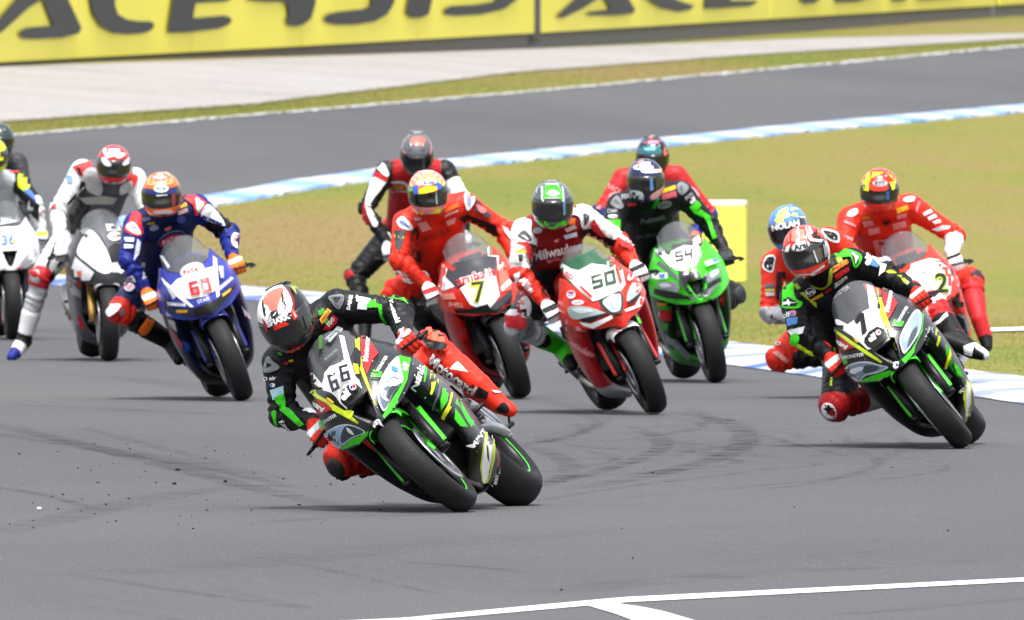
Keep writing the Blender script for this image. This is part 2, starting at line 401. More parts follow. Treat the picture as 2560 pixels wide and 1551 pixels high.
# infield tongue: near edge runs away from us, far edge comes back along the far track
near_in = [(36, 683), (150, 700), (330, 712), (623, 728), (1000, 760), (1400, 806), (1800, 866), (2560, 958), (3200, 1042)]
far_in = [(36, 681), (120, 640), (260, 588), (499, 528), (800, 475), (1143, 425), (1500, 388), (2000, 336), (2560, 284), (3200, 226)]
us_t = np.concatenate([[36, 44, 56], np.linspace(75, 3200, 110)])
tag(ground_strip('infield_grass', near_in, far_in, .016, 'dry_grass', us=us_t, nv=34), kind='structure')
def kerb(name, edge, out_px, us, seg_m, frac, white, blue):
    """raised painted kerb along an edge of the infield, blue and white in turn"""
    A = np.array([on_ground(u, line_at(edge, u)) for u in us]); B = np.array([on_ground(u, line_at(edge, u) + line_at(out_px, u)) for u in us])
    tg = np.gradient(A[:, :2], axis=0); nr = np.stack([-tg[:, 1], tg[:, 0]], 1); nr /= np.linalg.norm(nr, axis=1, keepdims=True); wd = ((B - A)[:, :2] * nr).sum(1); B = A.copy(); B[:, :2] += nr * wd[:, None]     # square across the kerb
    d = np.concatenate([[0], np.cumsum(np.linalg.norm(np.diff(A[:, :2], axis=0), axis=1))]); tot = d[-1]; m = int(tot / .4)
    s = np.linspace(0, tot, m); A = np.stack([np.interp(s, d, A[:, i]) for i in range(3)], 1); B = np.stack([np.interp(s, d, B[:, i]) for i in range(3)], 1)
    prof = [(0, .0), (.02, .045), (.5, .06), (.85, .035), (1.0, .004)]
    V = []; C = []
    for i in range(m):
        ph = (s[i] / seg_m) % 1; blue_here = (1 - abs(ph - frac / 2) / (frac / 2)) ** .5 if ph < frac else 0; blue_here = min(1, blue_here * rng.uniform(.6, 1.2))
        for t, z in prof:
            p = A[i] * (1 - t) + B[i] * t + rng.normal(0, .012, 3) * [1, 1, .15]; p[2] = ground_z(p[0], p[1]) + z + .004; V.append(p); C.append(tuple(a * (1 - blue_here) + b * blue_here for a, b in zip(white, pal(blue))))
    k = len(prof); F = [(i * k + j, (i + 1) * k + j, (i + 1) * k + j + 1, i * k + j + 1) for i in range(m - 1) for j in range(k - 1)]
    return tag(mesh_obj(name, V, F, 'kerb_paint', None, False, cols=np.array(C)), kind='structure')
kerb('near_kerb', near_in, [(36, 6), (623, 16), (1800, 44), (2560, 54), (3200, 60)], np.linspace(36, 3200, 80), 3.2, .4, (.46, .48, .52), '2656a8')
kerb('far_kerb', far_in, [(36, -6), (300, -26), (499, -35), (1143, -27), (2560, -21), (3200, -18)], np.linspace(36, 3200, 80), 5.2, .66, (.44, .48, .54), '5c92d8')
# far side: white edge line, gravel trap
_fe = [(u, float(line_at(far_edge, u))) for u in np.linspace(-650, 3250, 700)]
tag(ground_strip('far_edge_line', [(u, v + 4.5 + rng.normal(0, 1.6)) for u, v in _fe], [(u, v + rng.normal(.6, 1.3)) for u, v in _fe], .012, simple('worn_white_line', (.3, .3, .31), .8, var=.5).name, nu=600, nv=3), kind='structure')
gr_lo = extrap([(0, 303), (640, 258), (1280, 180), (1900, 134), (2560, 96)]); gr_hi = extrap([(0, 165), (640, 144), (1280, 122), (1600, 110), (2100, 92), (2560, 82)])
tag(ground_strip('gravel_trap', gr_lo, gr_hi, -.012, 'pale_gravel', nv=14), kind='structure')
# painted lines in front and on the infield
MATS['white_line'] = simple('white_line', (.8, .8, .8), .6, var=.1)
tag(ground_strip('painted_edge_line', [(600, 1571), (1000, 1558), (1280, 1533), (1560, 1508), (2560, 1456), (3200, 1424)], [(600, 1566), (1000, 1549), (1280, 1522), (1560, 1496), (2560, 1447), (3200, 1416)], .004, 'white_line', us=np.linspace(600, 3200, 60), nv=2), kind='structure')
tag(ground_strip('painted_branch_line', [(1462, 1514), (1540, 1537), (1600, 1560), (1700, 1600), (1900, 1680)], [(1530, 1510), (1600, 1520), (1660, 1532), (1740, 1556), (1900, 1606)], .0045, 'white_line', us=np.linspace(1465, 1900, 24), nv=2), kind='structure')
tag(ground_strip('infield_line', [(2440, 838), (3200, 812)], [(2440, 831), (3200, 806)], .03, 'white_line', us=np.linspace(2440, 3200, 12), nv=2), kind='structure')

# tyre marks: thin dark rubber laid on the asphalt
def mark_mat(name, a):
    m, n, P = new_mat(name); g = n.nodes.new; L = n.links.new; out = n.nodes['Material Output']
    P.inputs['Base Color'].default_value = (.035, .035, .038, 1); P.inputs['Roughness'].default_value = .75
    at_ = g('ShaderNodeAttribute'); at_.attribute_name = 'Col'; tc = g('ShaderNodeTexCoord'); no = g('ShaderNodeTexNoise'); no.inputs['Scale'].default_value = 2.2; no.inputs['Detail'].default_value = 6; L(tc.outputs['Object'], no.inputs['Vector'])
    mr = g('ShaderNodeMapRange'); mr.inputs['From Min'].default_value = .35; mr.inputs['From Max'].default_value = .7; mr.inputs['To Max'].default_value = a; L(no.outputs['Fac'], mr.inputs[0])
    mu = g('ShaderNodeMath'); mu.operation = 'MULTIPLY'; L(mr.outputs[0], mu.inputs[0]); L(at_.outputs['Fac'], mu.inputs[1])
    t = g('ShaderNodeBsdfTransparent'); mx = g('ShaderNodeMixShader'); L(mu.outputs[0], mx.inputs[0]); L(t.outputs[0], mx.inputs[1]); L(P.outputs[0], mx.inputs[2]); L(mx.outputs[0], out.inputs['Surface']); MATS[name] = m
mark_mat('tyre_mark', .75)
def tyre_mark(pts, w, k=1.0, n=40):
    P = crom(np.array(pts, float), n); A = np.array([on_ground(u, v) for u, v in P]); t = np.gradient(A, axis=0)[:, :2]; t /= np.linalg.norm(t, axis=1, keepdims=True) + 1e-9
    nrm = np.stack([-t[:, 1], t[:, 0]], 1); V = []; C = []
    for i in range(n):
        f = k * math.sin(math.pi * min(1, max(0, i / (n - 1)))) ** .5
        for s, c in ((-1, 0), (-.6, 1), (.6, 1), (1, 0)):
            V.append((A[i, 0] + nrm[i, 0] * w * s, A[i, 1] + nrm[i, 1] * w * s, .0)); C.append((c * f,) * 3)
    V = [(x, y, float(ground_z(x, y)) + tyre_mark.z) for x, y, z in V]; tyre_mark.z += .0007
    F = [(i * 4 + j, (i + 1) * 4 + j, (i + 1) * 4 + j + 1, i * 4 + j + 1) for i in range(n - 1) for j in range(3)]
    tag(mesh_obj('tyre_mark', V, F, 'tyre_mark', None, True, cols=np.array(C)), kind='structure')
tyre_mark.z = .003
for pts, w, k in [([(-60, 1050), (120, 1092), (400, 1160), (640, 1222), (860, 1270)], .14, .9), ([(-60, 1080), (160, 1108), (420, 1150), (700, 1200)], .2, .6), ([(200, 1120), (480, 1165), (760, 1225)], .1, .6),
                  ([(-40, 1215), (120, 1240), (240, 1275)], .07, .7), ([(-40, 1340), (160, 1296), (420, 1240), (700, 1206)], .22, .35), ([(600, 1310), (900, 1292), (1150, 1283)], .16, .55),
                  ([(1300, 1225), (1400, 1200), (1425, 1165), (1380, 1135), (1300, 1110)], .11, .7), ([(1290, 1225), (1490, 1180), (1640, 1130), (1645, 1095), (1560, 1062)], .1, .85), ([(1420, 1225), (1620, 1190), (1810, 1140), (1862, 1100), (1830, 1060), (1700, 1030)], .13, .85),
                  ([(1300, 1260), (1560, 1218), (1800, 1190), (1960, 1165)], .05, .6), ([(1280, 1110), (1500, 1098), (1720, 1108), (1960, 1150)], .1, .5), ([(1880, 1080), (1990, 1112), (2140, 1147)], .035, .8), ([(2170, 1165), (2260, 1120), (2240, 1085)], .07, .45),
                  ([(1320, 1090), (1480, 1120), (1700, 1128), (1900, 1142)], .12, .45), ([(1500, 1250), (1900, 1215), (2400, 1160)], .05, .4), ([(1280, 1490), (1800, 1440), (2600, 1395)], .3, .35), ([(-50, 1440), (500, 1420), (1200, 1350), (2000, 1310)], .4, .22),
                  ([(1850, 1546), (2200, 1530), (2600, 1492)], .12, .45), ([(1260, 990), (1420, 1010), (1600, 1040), (1860, 1050)], .3, .35), ([(0, 930), (300, 945), (620, 985), (900, 990)], .35, .3), ([(0, 1010), (300, 1025), (620, 1040)], .3, .35)]:
    tyre_mark(pts, w * .7, k)
for i in range(46):                              # fine streaks: wide arcs bending back at the right, and shallow lines at the left
    if i < 20:
        x1 = rng.uniform(1380, 2420); y1 = rng.uniform(1050, 1180); a = rng.uniform(240, 640); b_ = rng.uniform(18, 70); q = rng.uniform(.3, 1)
        P = [(x1 - a, y1 + b_), (x1 - a * .45, y1 + b_ * .62), (x1 - a * .1, y1 + b_ * .2), (x1, y1 - b_ * .1), (x1 - a * .08, y1 - b_ * .42), (x1 - a * .35 * q, y1 - b_ * .66)]
        tyre_mark(P, rng.uniform(.012, .05), rng.uniform(.25, .7), 36)
    else:
        x1 = rng.uniform(-60, 2000); y1 = rng.uniform(1000, 1500); a = rng.uniform(200, 620); sl = rng.uniform(-.09, .1) if x1 > 700 else rng.uniform(.02, .26)
        tyre_mark([(x1, y1), (x1 + a * .5, y1 + a * .5 * sl + rng.uniform(-5, 5)), (x1 + a, y1 + a * sl)], rng.uniform(.01, .06), rng.uniform(.25, .7), 24)
# rubber crumbs scattered off line
mb = MB()
for i in range(95):
    u, v = rng.uniform(10, 960), rng.uniform(1090, 1330)
    if i > 82: u, v = rng.uniform(1300, 2500), rng.uniform(1060, 1500)
    p = on_ground(u, v); r = rng.uniform(.0016, .0042) * (1.6 if rng.random() < .12 else 1)
    a = rng.uniform(0, 6.28); R = rot('z', a)
    mb.box(p + [0, 0, r * .8 + .003], (r * rng.uniform(.8, 2.2), r, r * .8), R, None, r * .3)
tag(mb.build('rubber_crumbs', 'tyre_rubber', smooth=False), 'small black rubber crumbs scattered over the grey asphalt', 'rubber crumbs', kind='stuff')
n = 16000; ys_ = rng.uniform(66, 112, n); xs_ = rng.uniform(-.032, .032, n) * ys_; rr = rng.uniform(.0008, .0023, n)   # pale stones standing out of the worn asphalt
oc = np.array([(1, 0, 0), (-1, 0, 0), (0, 1, 0), (0, -1, 0), (0, 0, 1.1), (0, 0, -.5)], float); V = (oc[None] * rr[:, None, None] + np.stack([xs_, ys_, ground_z(xs_, ys_) + rr * .3], 1)[:, None]).reshape(-1, 3)
fo = np.array([(0, 2, 4), (2, 1, 4), (1, 3, 4), (3, 0, 4)]); F_ = (fo[None] + (np.arange(n) * 6)[:, None, None]).reshape(-1, 3)
tag(mesh_obj('asphalt_stones', V, F_, simple('pale_stone', (.17, .167, .162), .9, var=.5).name, None, False), 'tiny pale stones showing in the worn grey asphalt', 'stones', kind='stuff')
p = on_ground(98, 1277); mb = MB(); mb.box(p + [0, 0, .009], (.011, .009, .008), rot('z', .5), None, .004)
tag(mb.build('pebble', simple('pebble', (.55, .5, .42), .8).name), 'single pale pebble lying on the asphalt at far left', 'pebble')

# grass blades on the infield and verge (short, sunburnt)
def grass(name, n, lo, hi, u0, u1, hgt, mat):
    V = []; F = []; 
    us = rng.uniform(u0, u1, n); ts = rng.uniform(0, 1, n) ** 1.0; base = {}
    A = {u: (on_ground(u, line_at(lo, u)), on_ground(u, line_at(hi, u))) for u in np.linspace(u0, u1, 160)}
    keys = np.array(sorted(A)); La = np.array([A[k][0] for k in keys]); Lb = np.array([A[k][1] for k in keys])
    a = np.stack([np.interp(us, keys, La[:, i]) for i in range(3)], 1); b = np.stack([np.interp(us, keys, Lb[:, i]) for i in range(3)], 1)
    p = a + (b - a) * ts[:, None]; p[:, 2] = ground_z(p[:, 0], p[:, 1]) + .012
    h = hgt * rng.uniform(.4, 1.2, n); w = rng.uniform(.003, .008, n); th = rng.uniform(0, 3.14, n); le = rng.normal(0, .5, (n, 2)) * h[:, None]
    d = np.stack([np.cos(th), np.sin(th), th * 0], 1) * w[:, None]
    Vv = np.empty((n, 3, 3)); Vv[:, 0] = p - d; Vv[:, 1] = p + d; Vv[:, 2] = p; Vv[:, 2, :2] += le; Vv[:, 2, 2] += h
    me = bpy.data.meshes.new(name); me.vertices.add(n * 3); me.vertices.foreach_set('co', Vv.ravel()); me.loops.add(n * 3); me.loops.foreach_set('vertex_index', np.arange(n * 3, dtype=np.int32))
    me.polygons.add(n); me.polygons.foreach_set('loop_start', np.arange(n, dtype=np.int32) * 3); me.polygons.foreach_set('loop_total', np.full(n, 3, np.int32)); me.update(calc_edges=True); me.materials.append(MATS[mat])
    o = bpy.data.objects.new(name, me); COL.objects.link(o); return o
tag(grass('mown_grass', 110000, near_in, far_in, 60, 2800, .016, 'dry_grass'), 'short sunburnt grass growing on the infield', 'grass', kind='stuff')
tag(grass('verge_blades', 40000, [(u, v - 3) for u, v in far_edge], [(u, v + 2) for u, v in gr_lo], -100, 2700, .016, 'verge_grass'), 'short grass strip between far track and gravel trap', 'grass', kind='stuff')

# ------------------------------------------------------------------ far barrier with yellow banners
bar = extrap([(0, 172), (1280, 112), (1600, 98), (2100, 70), (2560, 42)], -900, 3500)     # foot of the barrier
BU0, BU1 = on_ground(-400, line_at(bar, -400)), on_ground(2980, line_at(bar, 2980))
_bu = np.linspace(-420, 3000, 60); _bd = np.poly1d(np.polyfit(_bu, [on_ground(u, line_at(bar, u))[1] for u in _bu], 3))   # smooth distance of the barrier
def bar_pt(u, v):                                # on the upright plane of the barrier
    return at(u, v, float(_bd(u)))
bot_y = extrap([(0, 156), (640, 122), (1280, 86), (1340, 83), (2560, 10)], -900, 3500)
simple('banner_vinyl', (.78, .70, .065), .5, var=.05); simple('banner_print', (.016, .016, .02), .6); simple('barrier_concrete', (.17, .16, .16), .9, bump=.4, bscale=6, var=.3); simple('banner_back', (.06, .06, .06), .8)
back_dir = np.cross(BU1 - BU0, [0, 0, 1.0]); back_dir /= np.linalg.norm(back_dir); back_dir = back_dir if back_dir[1] > 0 else -back_dir
us = np.linspace(-380, 2960, 40); mb = MB(); V = []
for u in us:
    f = bar_pt(u, line_at(bot_y, u) - 30) + back_dir * .12; z0 = float(ground_z(f[0], f[1])) - .15
    for off, z in ((0, z0), (0, f[2]), (.5, f[2]), (.5, z0)): q = f + back_dir * off; V.append((q[0], q[1], z))
mb.add(V, [(i * 4 + j, i * 4 + j + 1, (i + 1) * 4 + j + 1, (i + 1) * 4 + j) for i in range(len(us) - 1) for j in range(3)])
tag(mb.build('barrier_wall', 'barrier_concrete', smooth=False), 'low grey concrete barrier running behind the gravel under the yellow banners', 'barrier')
def banner(cuts, label, letters):
    root = bpy.data.objects.new('advertising_banner', None); COL.objects.link(root)
    o0 = bar_pt(cuts[0], line_at(bot_y, cuts[0])); root.location = o0
    tag(root, label, 'banner', 'yellow banners along the far barrier')
    for a, b in zip(cuts[:-1], cuts[1:]):
        a2, b2 = a + 1.2, b - 1.2; q = [bar_pt(a2, line_at(bot_y, a2)), bar_pt(b2, line_at(bot_y, b2))]
        V = []; m = 9
        for u in np.linspace(a2, b2, m):
            p = bar_pt(u, line_at(bot_y, u)) - o0
            V += [p, p + [0, 0, 1.35], p + back_dir * .05 + [0, 0, 1.35], p + back_dir * .05]
        F = [(i * 4 + j, (i + 1) * 4 + j, (i + 1) * 4 + (j + 1) % 4, i * 4 + (j + 1) % 4) for i in range(m - 1) for j in range(4)] + [(0, 1, 2, 3), tuple((m - 1) * 4 + j for j in (3, 2, 1, 0))]
        mesh_obj('banner_panel', V, F, 'banner_vinyl', root, False)
    for pts in letters:
        P, f = poly_mesh(pts, 40); mesh_obj('letter', [bar_pt(u, v) - back_dir * .045 - o0 for u, v in P], f, 'banner_print', root, False)
def slide(polys, du, dv, ku, kv=1.0): return [[(du + ku * u, dv + kv * v + dv * 0) for u, v in p] for p in polys]
L1 = [  # letters of the left banner, ACERBIS cut by the frame
 [(-40, 84), (-24, 92), (0, 78), (64, 20), (100, -2), (120, 50), (128, 62), (112, 66), (60, 70), (44, 78), (40, 88), (52, 97), (80, 98), (150, 94), (190, 84), (197, 70), (150, -30), (130, -90), (90, -90), (40, -10)],
 [(220, -90), (218, 0), (226, 36), (246, 66), (276, 82), (310, 86), (350, 84), (372, 76), (380, 64), (372, 54), (340, 54), (312, 50), (288, 36), (280, 10), (284, -30), (300, -50), (390, -60), (390, -90)],
 [(438, -90), (412, 82), (470, 80), (540, 72), (562, 64), (574, 52), (566, 42), (550, 40), (482, 46), (476, 44), (482, 8), (560, 4), (584, -10), (490, -8), (498, -60), (600, -66), (600, -90)],
 [(650, -90), (610, 0), (660, 4), (700, 4), (712, 12), (716, 40), (708, 52), (712, 62), (730, 66), (752, 62), (772, 46), (782, 10), (788, -40), (780, -90)],
 [(830, -90), (828, -30), (900, -36), (925, -10), (920, 16), (900, 24), (840, 30), (812, 36), (802, 48), (808, 56), (832, 62), (880, 62), (930, 54), (962, 36), (980, 6), (980, -40), (1000, -90)],
 [(1040, -90), (1016, -10), (1008, 34), (1020, 44), (1045, 45), (1066, 36), (1074, 0), (1080, -90)],
 [(1130, -90), (1130, -40), (1226, -46), (1240, -14), (1232, 4), (1190, 12), (1120, 16), (1104, 24), (1104, 36), (1130, 40), (1200, 36), (1256, 22), (1290, -4), (1300, -50), (1300, -90)]]
L2 = [[(1384, 42), (1400, 46), (1450, 22), (1500, -10), (1516, 14), (1520, 24), (1470, 30), (1458, 36), (1470, 39), (1540, 38), (1578, 34), (1582, 24), (1556, -20), (1530, -80), (1490, -80), (1440, -10)],
 [(1590, -80), (1604, -10), (1640, 18), (1690, 30), (1722, 24), (1730, 14), (1700, 6), (1664, -10), (1650, -80)],
 [(1764, -80), (1756, 22), (1800, 20), (1870, 16), (1890, 6), (1880, 2), (1820, 2), (1822, -80)],
 [(1960, -80), (2000, 4), (2010, 9), (2032, 7), (2044, -2), (2060, -80)], [(2080, -80), (2084, 2), (2090, 6), (2140, 4), (2190, -12), (2200, -80)],
 [(2226, -80), (2224, -1), (2240, 3), (2262, 0), (2268, -80)], [(2290, -80), (2286, -4), (2310, 0), (2372, -5), (2410, -20), (2410, -80)]]
banner([-380, -90, 187, 478, 753, 1044, 1337], 'yellow trackside banner lettered ACERBIS in black, left of the dark panel gap', L1)
banner([1343, 1640, 1926, 2210, 2492], 'yellow trackside banner right of the dark panel gap, its black lettering mostly above the frame', L2)
banner([2498, 2740, 2960], 'short end of a yellow trackside banner at the upper right corner', [])
mb = MB(); q = bar_pt(1340, 80)                  # post in the gap
mb.box(q + back_dir * .06 + [0, 0, .55], (.14, .04, .75)); tag(mb.build('banner_post', 'banner_back', smooth=False), 'dark post in the gap between the two yellow banners', 'post')

# yellow marker block on the infield
p = on_ground(1810, 706); s = FPX / p[1]
root = bpy.data.objects.new('marker_board', None); COL.objects.link(root); root.location = p; root.rotation_euler = (0, 0, RAD(-6))
tag(root, 'yellow foam marker block with white top edge standing on the infield grass', 'marker board')
mb = MB(); mb.box((0, 0, .41), (.235, .12, .415), None, None, .02); mb.build('block', simple('yellow_foam', (.80, .74, .10), .6, var=.06).name, root, False)
mb = MB(); mb.box((0, 0, .842), (.238, .122, .028), None, None, .01); mb.build('top_strip', 'white_line', root, False)
# ------------------------------------------------------------------ motorcycles
XF, RF, TF = .72, .291, .062
XR, RR = -.72, .325
NOSE = [  # control grid of half the nose: rows from the lower lip up to the screen, columns from the centre out
 [(.868, 0, .56), (.838, .055, .562), (.765, .135, .576), (.66, .208, .612), (.54, .256, .648), (.40, .272, .672)],
 [(.866, 0, .635), (.828, .066, .642), (.755, .145, .668), (.645, .211, .716), (.53, .252, .748), (.40, .264, .762)],
 [(.83, 0, .72), (.80, .066, .722), (.735, .137, .758), (.635, .192, .806), (.52, .226, .836), (.40, .238, .846)],
 [(.75, 0, .82), (.735, .066, .82), (.68, .122, .843), (.60, .16, .876), (.50, .188, .905), (.40, .20, .912)],
 [(.655, 0, .905), (.64, .066, .903), (.60, .110, .912), (.53, .141, .94), (.46, .161, .966), (.39, .172, .972)]]
SCREEN = [
 [(.655, 0, .905), (.64, .066, .903), (.60, .108, .912), (.53, .137, .94), (.47, .152, .96)],
 [(.58, 0, .97), (.565, .062, .966), (.53, .103, .968), (.475, .134, .978), (.43, .148, .985)],
 [(.49, 0, 1.04), (.48, .058, 1.034), (.45, .1, 1.026), (.415, .128, 1.016), (.39, .14, 1.008)],
 [(.385, 0, 1.112), (.38, .05, 1.105), (.37, .09, 1.085), (.355, .122, 1.052), (.345, .136, 1.03)]]
SIDE = [   # left side fairing: rows from top to belly, columns from the front edge back
 [(.585, .165, .655), (.60, .220, .665), (.53, .252, .715), (.45, .260, .762), (.37, .260, .768), (.28, .256, .728)],
 [(.525, .165, .58), (.545, .225, .585), (.46, .256, .60), (.38, .264, .602), (.29, .262, .59), (.20, .254, .555)],
 [(.465, .165, .47), (.485, .222, .47), (.40, .248, .47), (.30, .252, .468), (.19, .248, .455), (.08, .232, .43)],
 [(.415, .155, .35), (.435, .203, .345), (.34, .226, .335), (.23, .226, .325), (.10, .214, .315), (-.05, .185, .31)],
 [(.375, .115, .245), (.395, .15, .23), (.32, .17, .205), (.19, .168, .185), (.0, .15, .17), (-.2, .12, .19)],
 [(.345, .03, .17), (.36, .035, .15), (.28, .035, .125), (.15, .035, .11), (-.05, .03, .11), (-.27, .03, .14)]]
def lip_up(dz): return [[(x, y, z + dz * (1 - i / 2) * (.4 + .6 * min(1, j))) for j, (x, y, z) in enumerate(r)] if i < 2 else r for i, r in enumerate(NOSE)]
def mirror_grid(rows): return [[(x, -y, z) for (x, y, z) in r[:0:-1]] + list(r) for r in rows]
BIKES = []
class Bike:
    def __init__(s, u, v, lean, yaw, steer=0.0, d=None, **cfg):
        d = FPX * CAMZ / (v - VHOR) if d is None else d
        s.Rm = rot('z', RAD(-90 + yaw)) @ rot('x', RAD(lean)) @ rot('y', RAD(cfg.get('pitch', .35)))
        C = at(u, v, d); C[2] = float(ground_z(C[0], C[1])); cen = C + np.array([0, 0, TF]) + s.Rm @ np.array([0, 0, RF - TF])
        s.o = cen - s.Rm @ np.array([XF, 0, RF]); s.d = d; s.s = FPX / d; s.steer = RAD(steer); s.cfg = cfg
        s.M = np.eye(4); s.M[:3, :3] = s.Rm; s.M[:3, 3] = s.o
        ax = np.array([-.407, 0, .914]); k = np.array([[0, -ax[2], ax[1]], [ax[2], 0, -ax[0]], [-ax[1], ax[0], 0]])
        s.Rs = np.eye(3) + math.sin(s.steer) * k + (1 - math.cos(s.steer)) * k @ k; s.P0 = np.array([.66, 0, .3])
        s.parts = {}
    def T(s, V): return (np.array(V, float) - s.P0) @ s.Rs.T + s.P0
    def w(s, p): return s.o + s.Rm @ np.array(p, float)                       # bike -> world
    def grip(s, side): return s.w(s.T([np.array([.365, side * .30, .785])])[0])
    def loc(s, u, v, x):                                                       # picture point on the bike plane x = const -> world
        o = s.Rm.T @ (CAMP - s.o); d = s.Rm.T @ ray(u, v); return s.w(o + d * ((x - o[0]) / d[0]))
    def build(s, label, group='race motorcycles in the pack'):
        c = s.cfg; g = c.get
        root = bpy.data.objects.new('motorcycle', None); COL.objects.link(root); root.matrix_world = Matrix(s.M.tolist())
        tag(root, label, 'motorcycle', group); s.root = root
        det = g('detail', True)
        # wheels
        ns = 72 if det else 40
        fw = MB(); prof = [(.211, .043), (.228, .058), (.247, .0625), (.264, .0585), (.2775, .046), (.2868, .026), (.291, 0)]
        fw.lathe(prof + [(r, -y) for r, y in prof[-2::-1]], (XF, 0, RF), ns); wheel = fw.build('front_wheel', 'tyre_rubber', root, T=s.T); s.parts['tyre'] = wheel
        def rim(c0, hw, T, par, stripe, spokes=6):
            m = MB(); m.lathe([(.218, hw), (.214, hw + .003), (.203, hw - .006), (.194, hw - .02), (.19, 0), (.194, -hw + .02), (.203, -hw + .006), (.214, -hw - .003), (.218, -hw)], c0, ns)
            m.lathe([(.05, -.05), (.055, -.03), (.045, 0), (.055, .03), (.05, .05), (.015, .055), (.015, -.055)], c0, 20, closed=True)
            for k in range(spokes):
                a = 2 * math.pi * k / spokes + .3; dr = np.array([math.cos(a), 0, math.sin(a)]); R = np.array([dr, [0, 1, 0], np.cross(dr, [0, 1, 0])]).T
                m.box(np.array(c0) + dr * .12, (.075, .016, .011), R, None, .004)
            r_ = m.build('rim', g('rim_mat', 'black_metal'), par, T=T)
            m = MB()
            for sgn in (1, -1): m.lathe([(.2165, sgn * (hw + .0015)), (.2125, sgn * (hw + .0048)), (.2065, sgn * (hw + .0015))], c0, ns, stripe)
            m.build('rim_stripe', 'bike_paint', par, T=T)
        rim((XF, 0, RF), .044, s.T, wheel, g('stripe', 'G'))
        for sgn in (1, -1):
            m = MB(); y = sgn * .072; m.lathe([(.163, y - .0025), (.163, y + .0025), (.112, y + .0025), (.112, y - .0025)], (XF, 0, RF), 48, closed=True)
            m.lathe([(.112, y - .002), (.112, y + .002), (.05, y * .8 + .002), (.05, y * .8 - .002)], (XF, 0, RF), 10, closed=True); m.build('brake_disc', 'steel', wheel, T=s.T)
        m = MB(); prof = [(.216, .08), (.24, .095), (.262, .1), (.285, .091), (.305, .069), (.3195, .036), (.325, 0)]
        m.lathe(prof + [(r, -y) for r, y in prof[-2::-1]], (XR, 0, RR), ns); rw = m.build('rear_wheel', 'tyre_rubber', root)
        rim((XR, 0, RR), .08, None, rw, g('stripe', 'G'))
        m = MB(); m.lathe([(.11, .004), (.11, -.004), (.06, -.004), (.06, .004)], (XR, -.09, RR), 32, closed=True); m.build('brake_disc', 'steel', rw)
        # fork legs with calipers and guards
        for sgn in (1, -1):
            y = sgn * .108; m = MB(); m.tube([(.70, y, .28), (.66, y, .40), (.585, y, .565)], [.024, .027, .027], 14); m.tube([(.585, y, .565), (.50, y, .755), (.42, y, .93)], .0285, 14)
            fk = m.build('fork_leg', g('fork', 'black_metal'), root, T=s.T)
            m = MB(); R = rot('y', RAD(-28)); m.box((.605, sgn * .086, .405), (.03, .022, .062), R, None, .01); m.box((.59, sgn * .112, .41), (.018, .012, .05), R, None, .006)
            m.tube([(.60, sgn * .118, .44), (.58, sgn * .126, .40)], .008, 8); m.build('brake_caliper', g('caliper', 'black_metal'), fk, T=s.T)
            m = MB(); m.lathe([(.0, .02), (.011, .02), (.015, .014), (.017, -.02), (0, -.02)], (XF - .005, sgn * .124, RF), 14); m.build('axle_nut', 'black_metal', fk, T=s.T)
            if g('guard'):
                a, b, top, bot = .066, .146, .53, .315
                rows = [[(XF - .035 - .14 * t + .008, sgn * yy, z) for yy in (a, a + .03, b - .015, b)] for t, z in ((0, bot), (.33, bot + .075), (.67, bot + .15), (1, top))]
                for r in rows: r[3] = (r[3][0] - .018, r[3][1], r[3][2]); r[0] = (r[0][0] + .012, r[0][1], r[0][2])
                Vg, Fg = shell(patch(rows, 12, 12), .004 * sgn); mesh_obj('fork_guard', s.T(Vg), Fg, 'bike_paint', fk, True, cols=pal(g('guard')))
        m = MB()
        for z, hw in ((.70, .15), (.885, .15)): m.box((.66 - (z - .30) * .44 + .02, 0, z), (.03, hw, .018), rot('y', RAD(-24)), None, .008)
        m.build('fork_clamp', 'black_metal', root, T=s.T)
        # front fender
        rows = []
        for q in np.linspace(g("fender_from", 64), 158, 7):
            a = RAD(q); f = 1
            rows.append([(XF + r * math.cos(a), y * f, RF + r * math.sin(a)) for r, y in ((.250, -.088), (.284, -.085), (.304, -.056), (.312, 0), (.304, .056), (.284, .085), (.250, .088))])
        Vg, Fg = shell(patch(rows, 26, 24), .004); s.parts['fender'] = mesh_obj('front_fender', s.T(Vg), Fg, 'bike_paint', root, True, cols=pal(g('fender', 'k')))
        # nose fairing with recessed air intake
        rows = mirror_grid(g('nose_grid', NOSE)); Gd = patch(rows, 110, 60)
        fn = g('shape')
        if fn is not None: Gd = fn(Gd)
        Vn, Fn = shell(Gd, .004); n0 = Gd.shape[0] * Gd.shape[1]; colr = np.tile(pal(g('nose', 'k')), (len(Vn), 1))
        for poly, dep, cc in g('recess', []):
            full = [poly] if poly[0][0] < 0 else [poly, [(-y, z) for y, z in poly]]
            for pl in full:
                for k0 in (0, n0):
                    ins = in_poly(Vn[k0:k0 + n0, 1:3], pl); Vn[k0:k0 + n0][ins, 0] -= dep; colr[k0:k0 + n0][ins] = pal(cc)
        s.parts['nose'] = mesh_obj('nose_fairing', Vn, Fn, 'bike_paint', root, True, cols=colr)
        Gs = patch(mirror_grid(SCREEN), 56, 30)
        if g('screen_shape'): Gs = g('screen_shape')(Gs)
        Gs = Gs + np.array([.002, 0, .003]); Vs, Fs = shell(Gs, .003); s.parts['screen'] = mesh_obj('windscreen', Vs, Fs, g('screen', 'screen_clear'), root)
        # cockpit, air duct, radiator, engine
        m = MB(); m.loft([(.74, 0, .68, .05, .05), (.60, 0, .74, .10, .07), (.46, 0, .80, .13, .09), (.40, 0, .84, .13, .07)], 16); m.build('air_duct', 'dark_plastic', root)
        m = MB(); m.box((.50, 0, .93), (.012, .075, .045), rot('y', RAD(30)), None, .006); m.build('dashboard', 'dark_plastic', root)
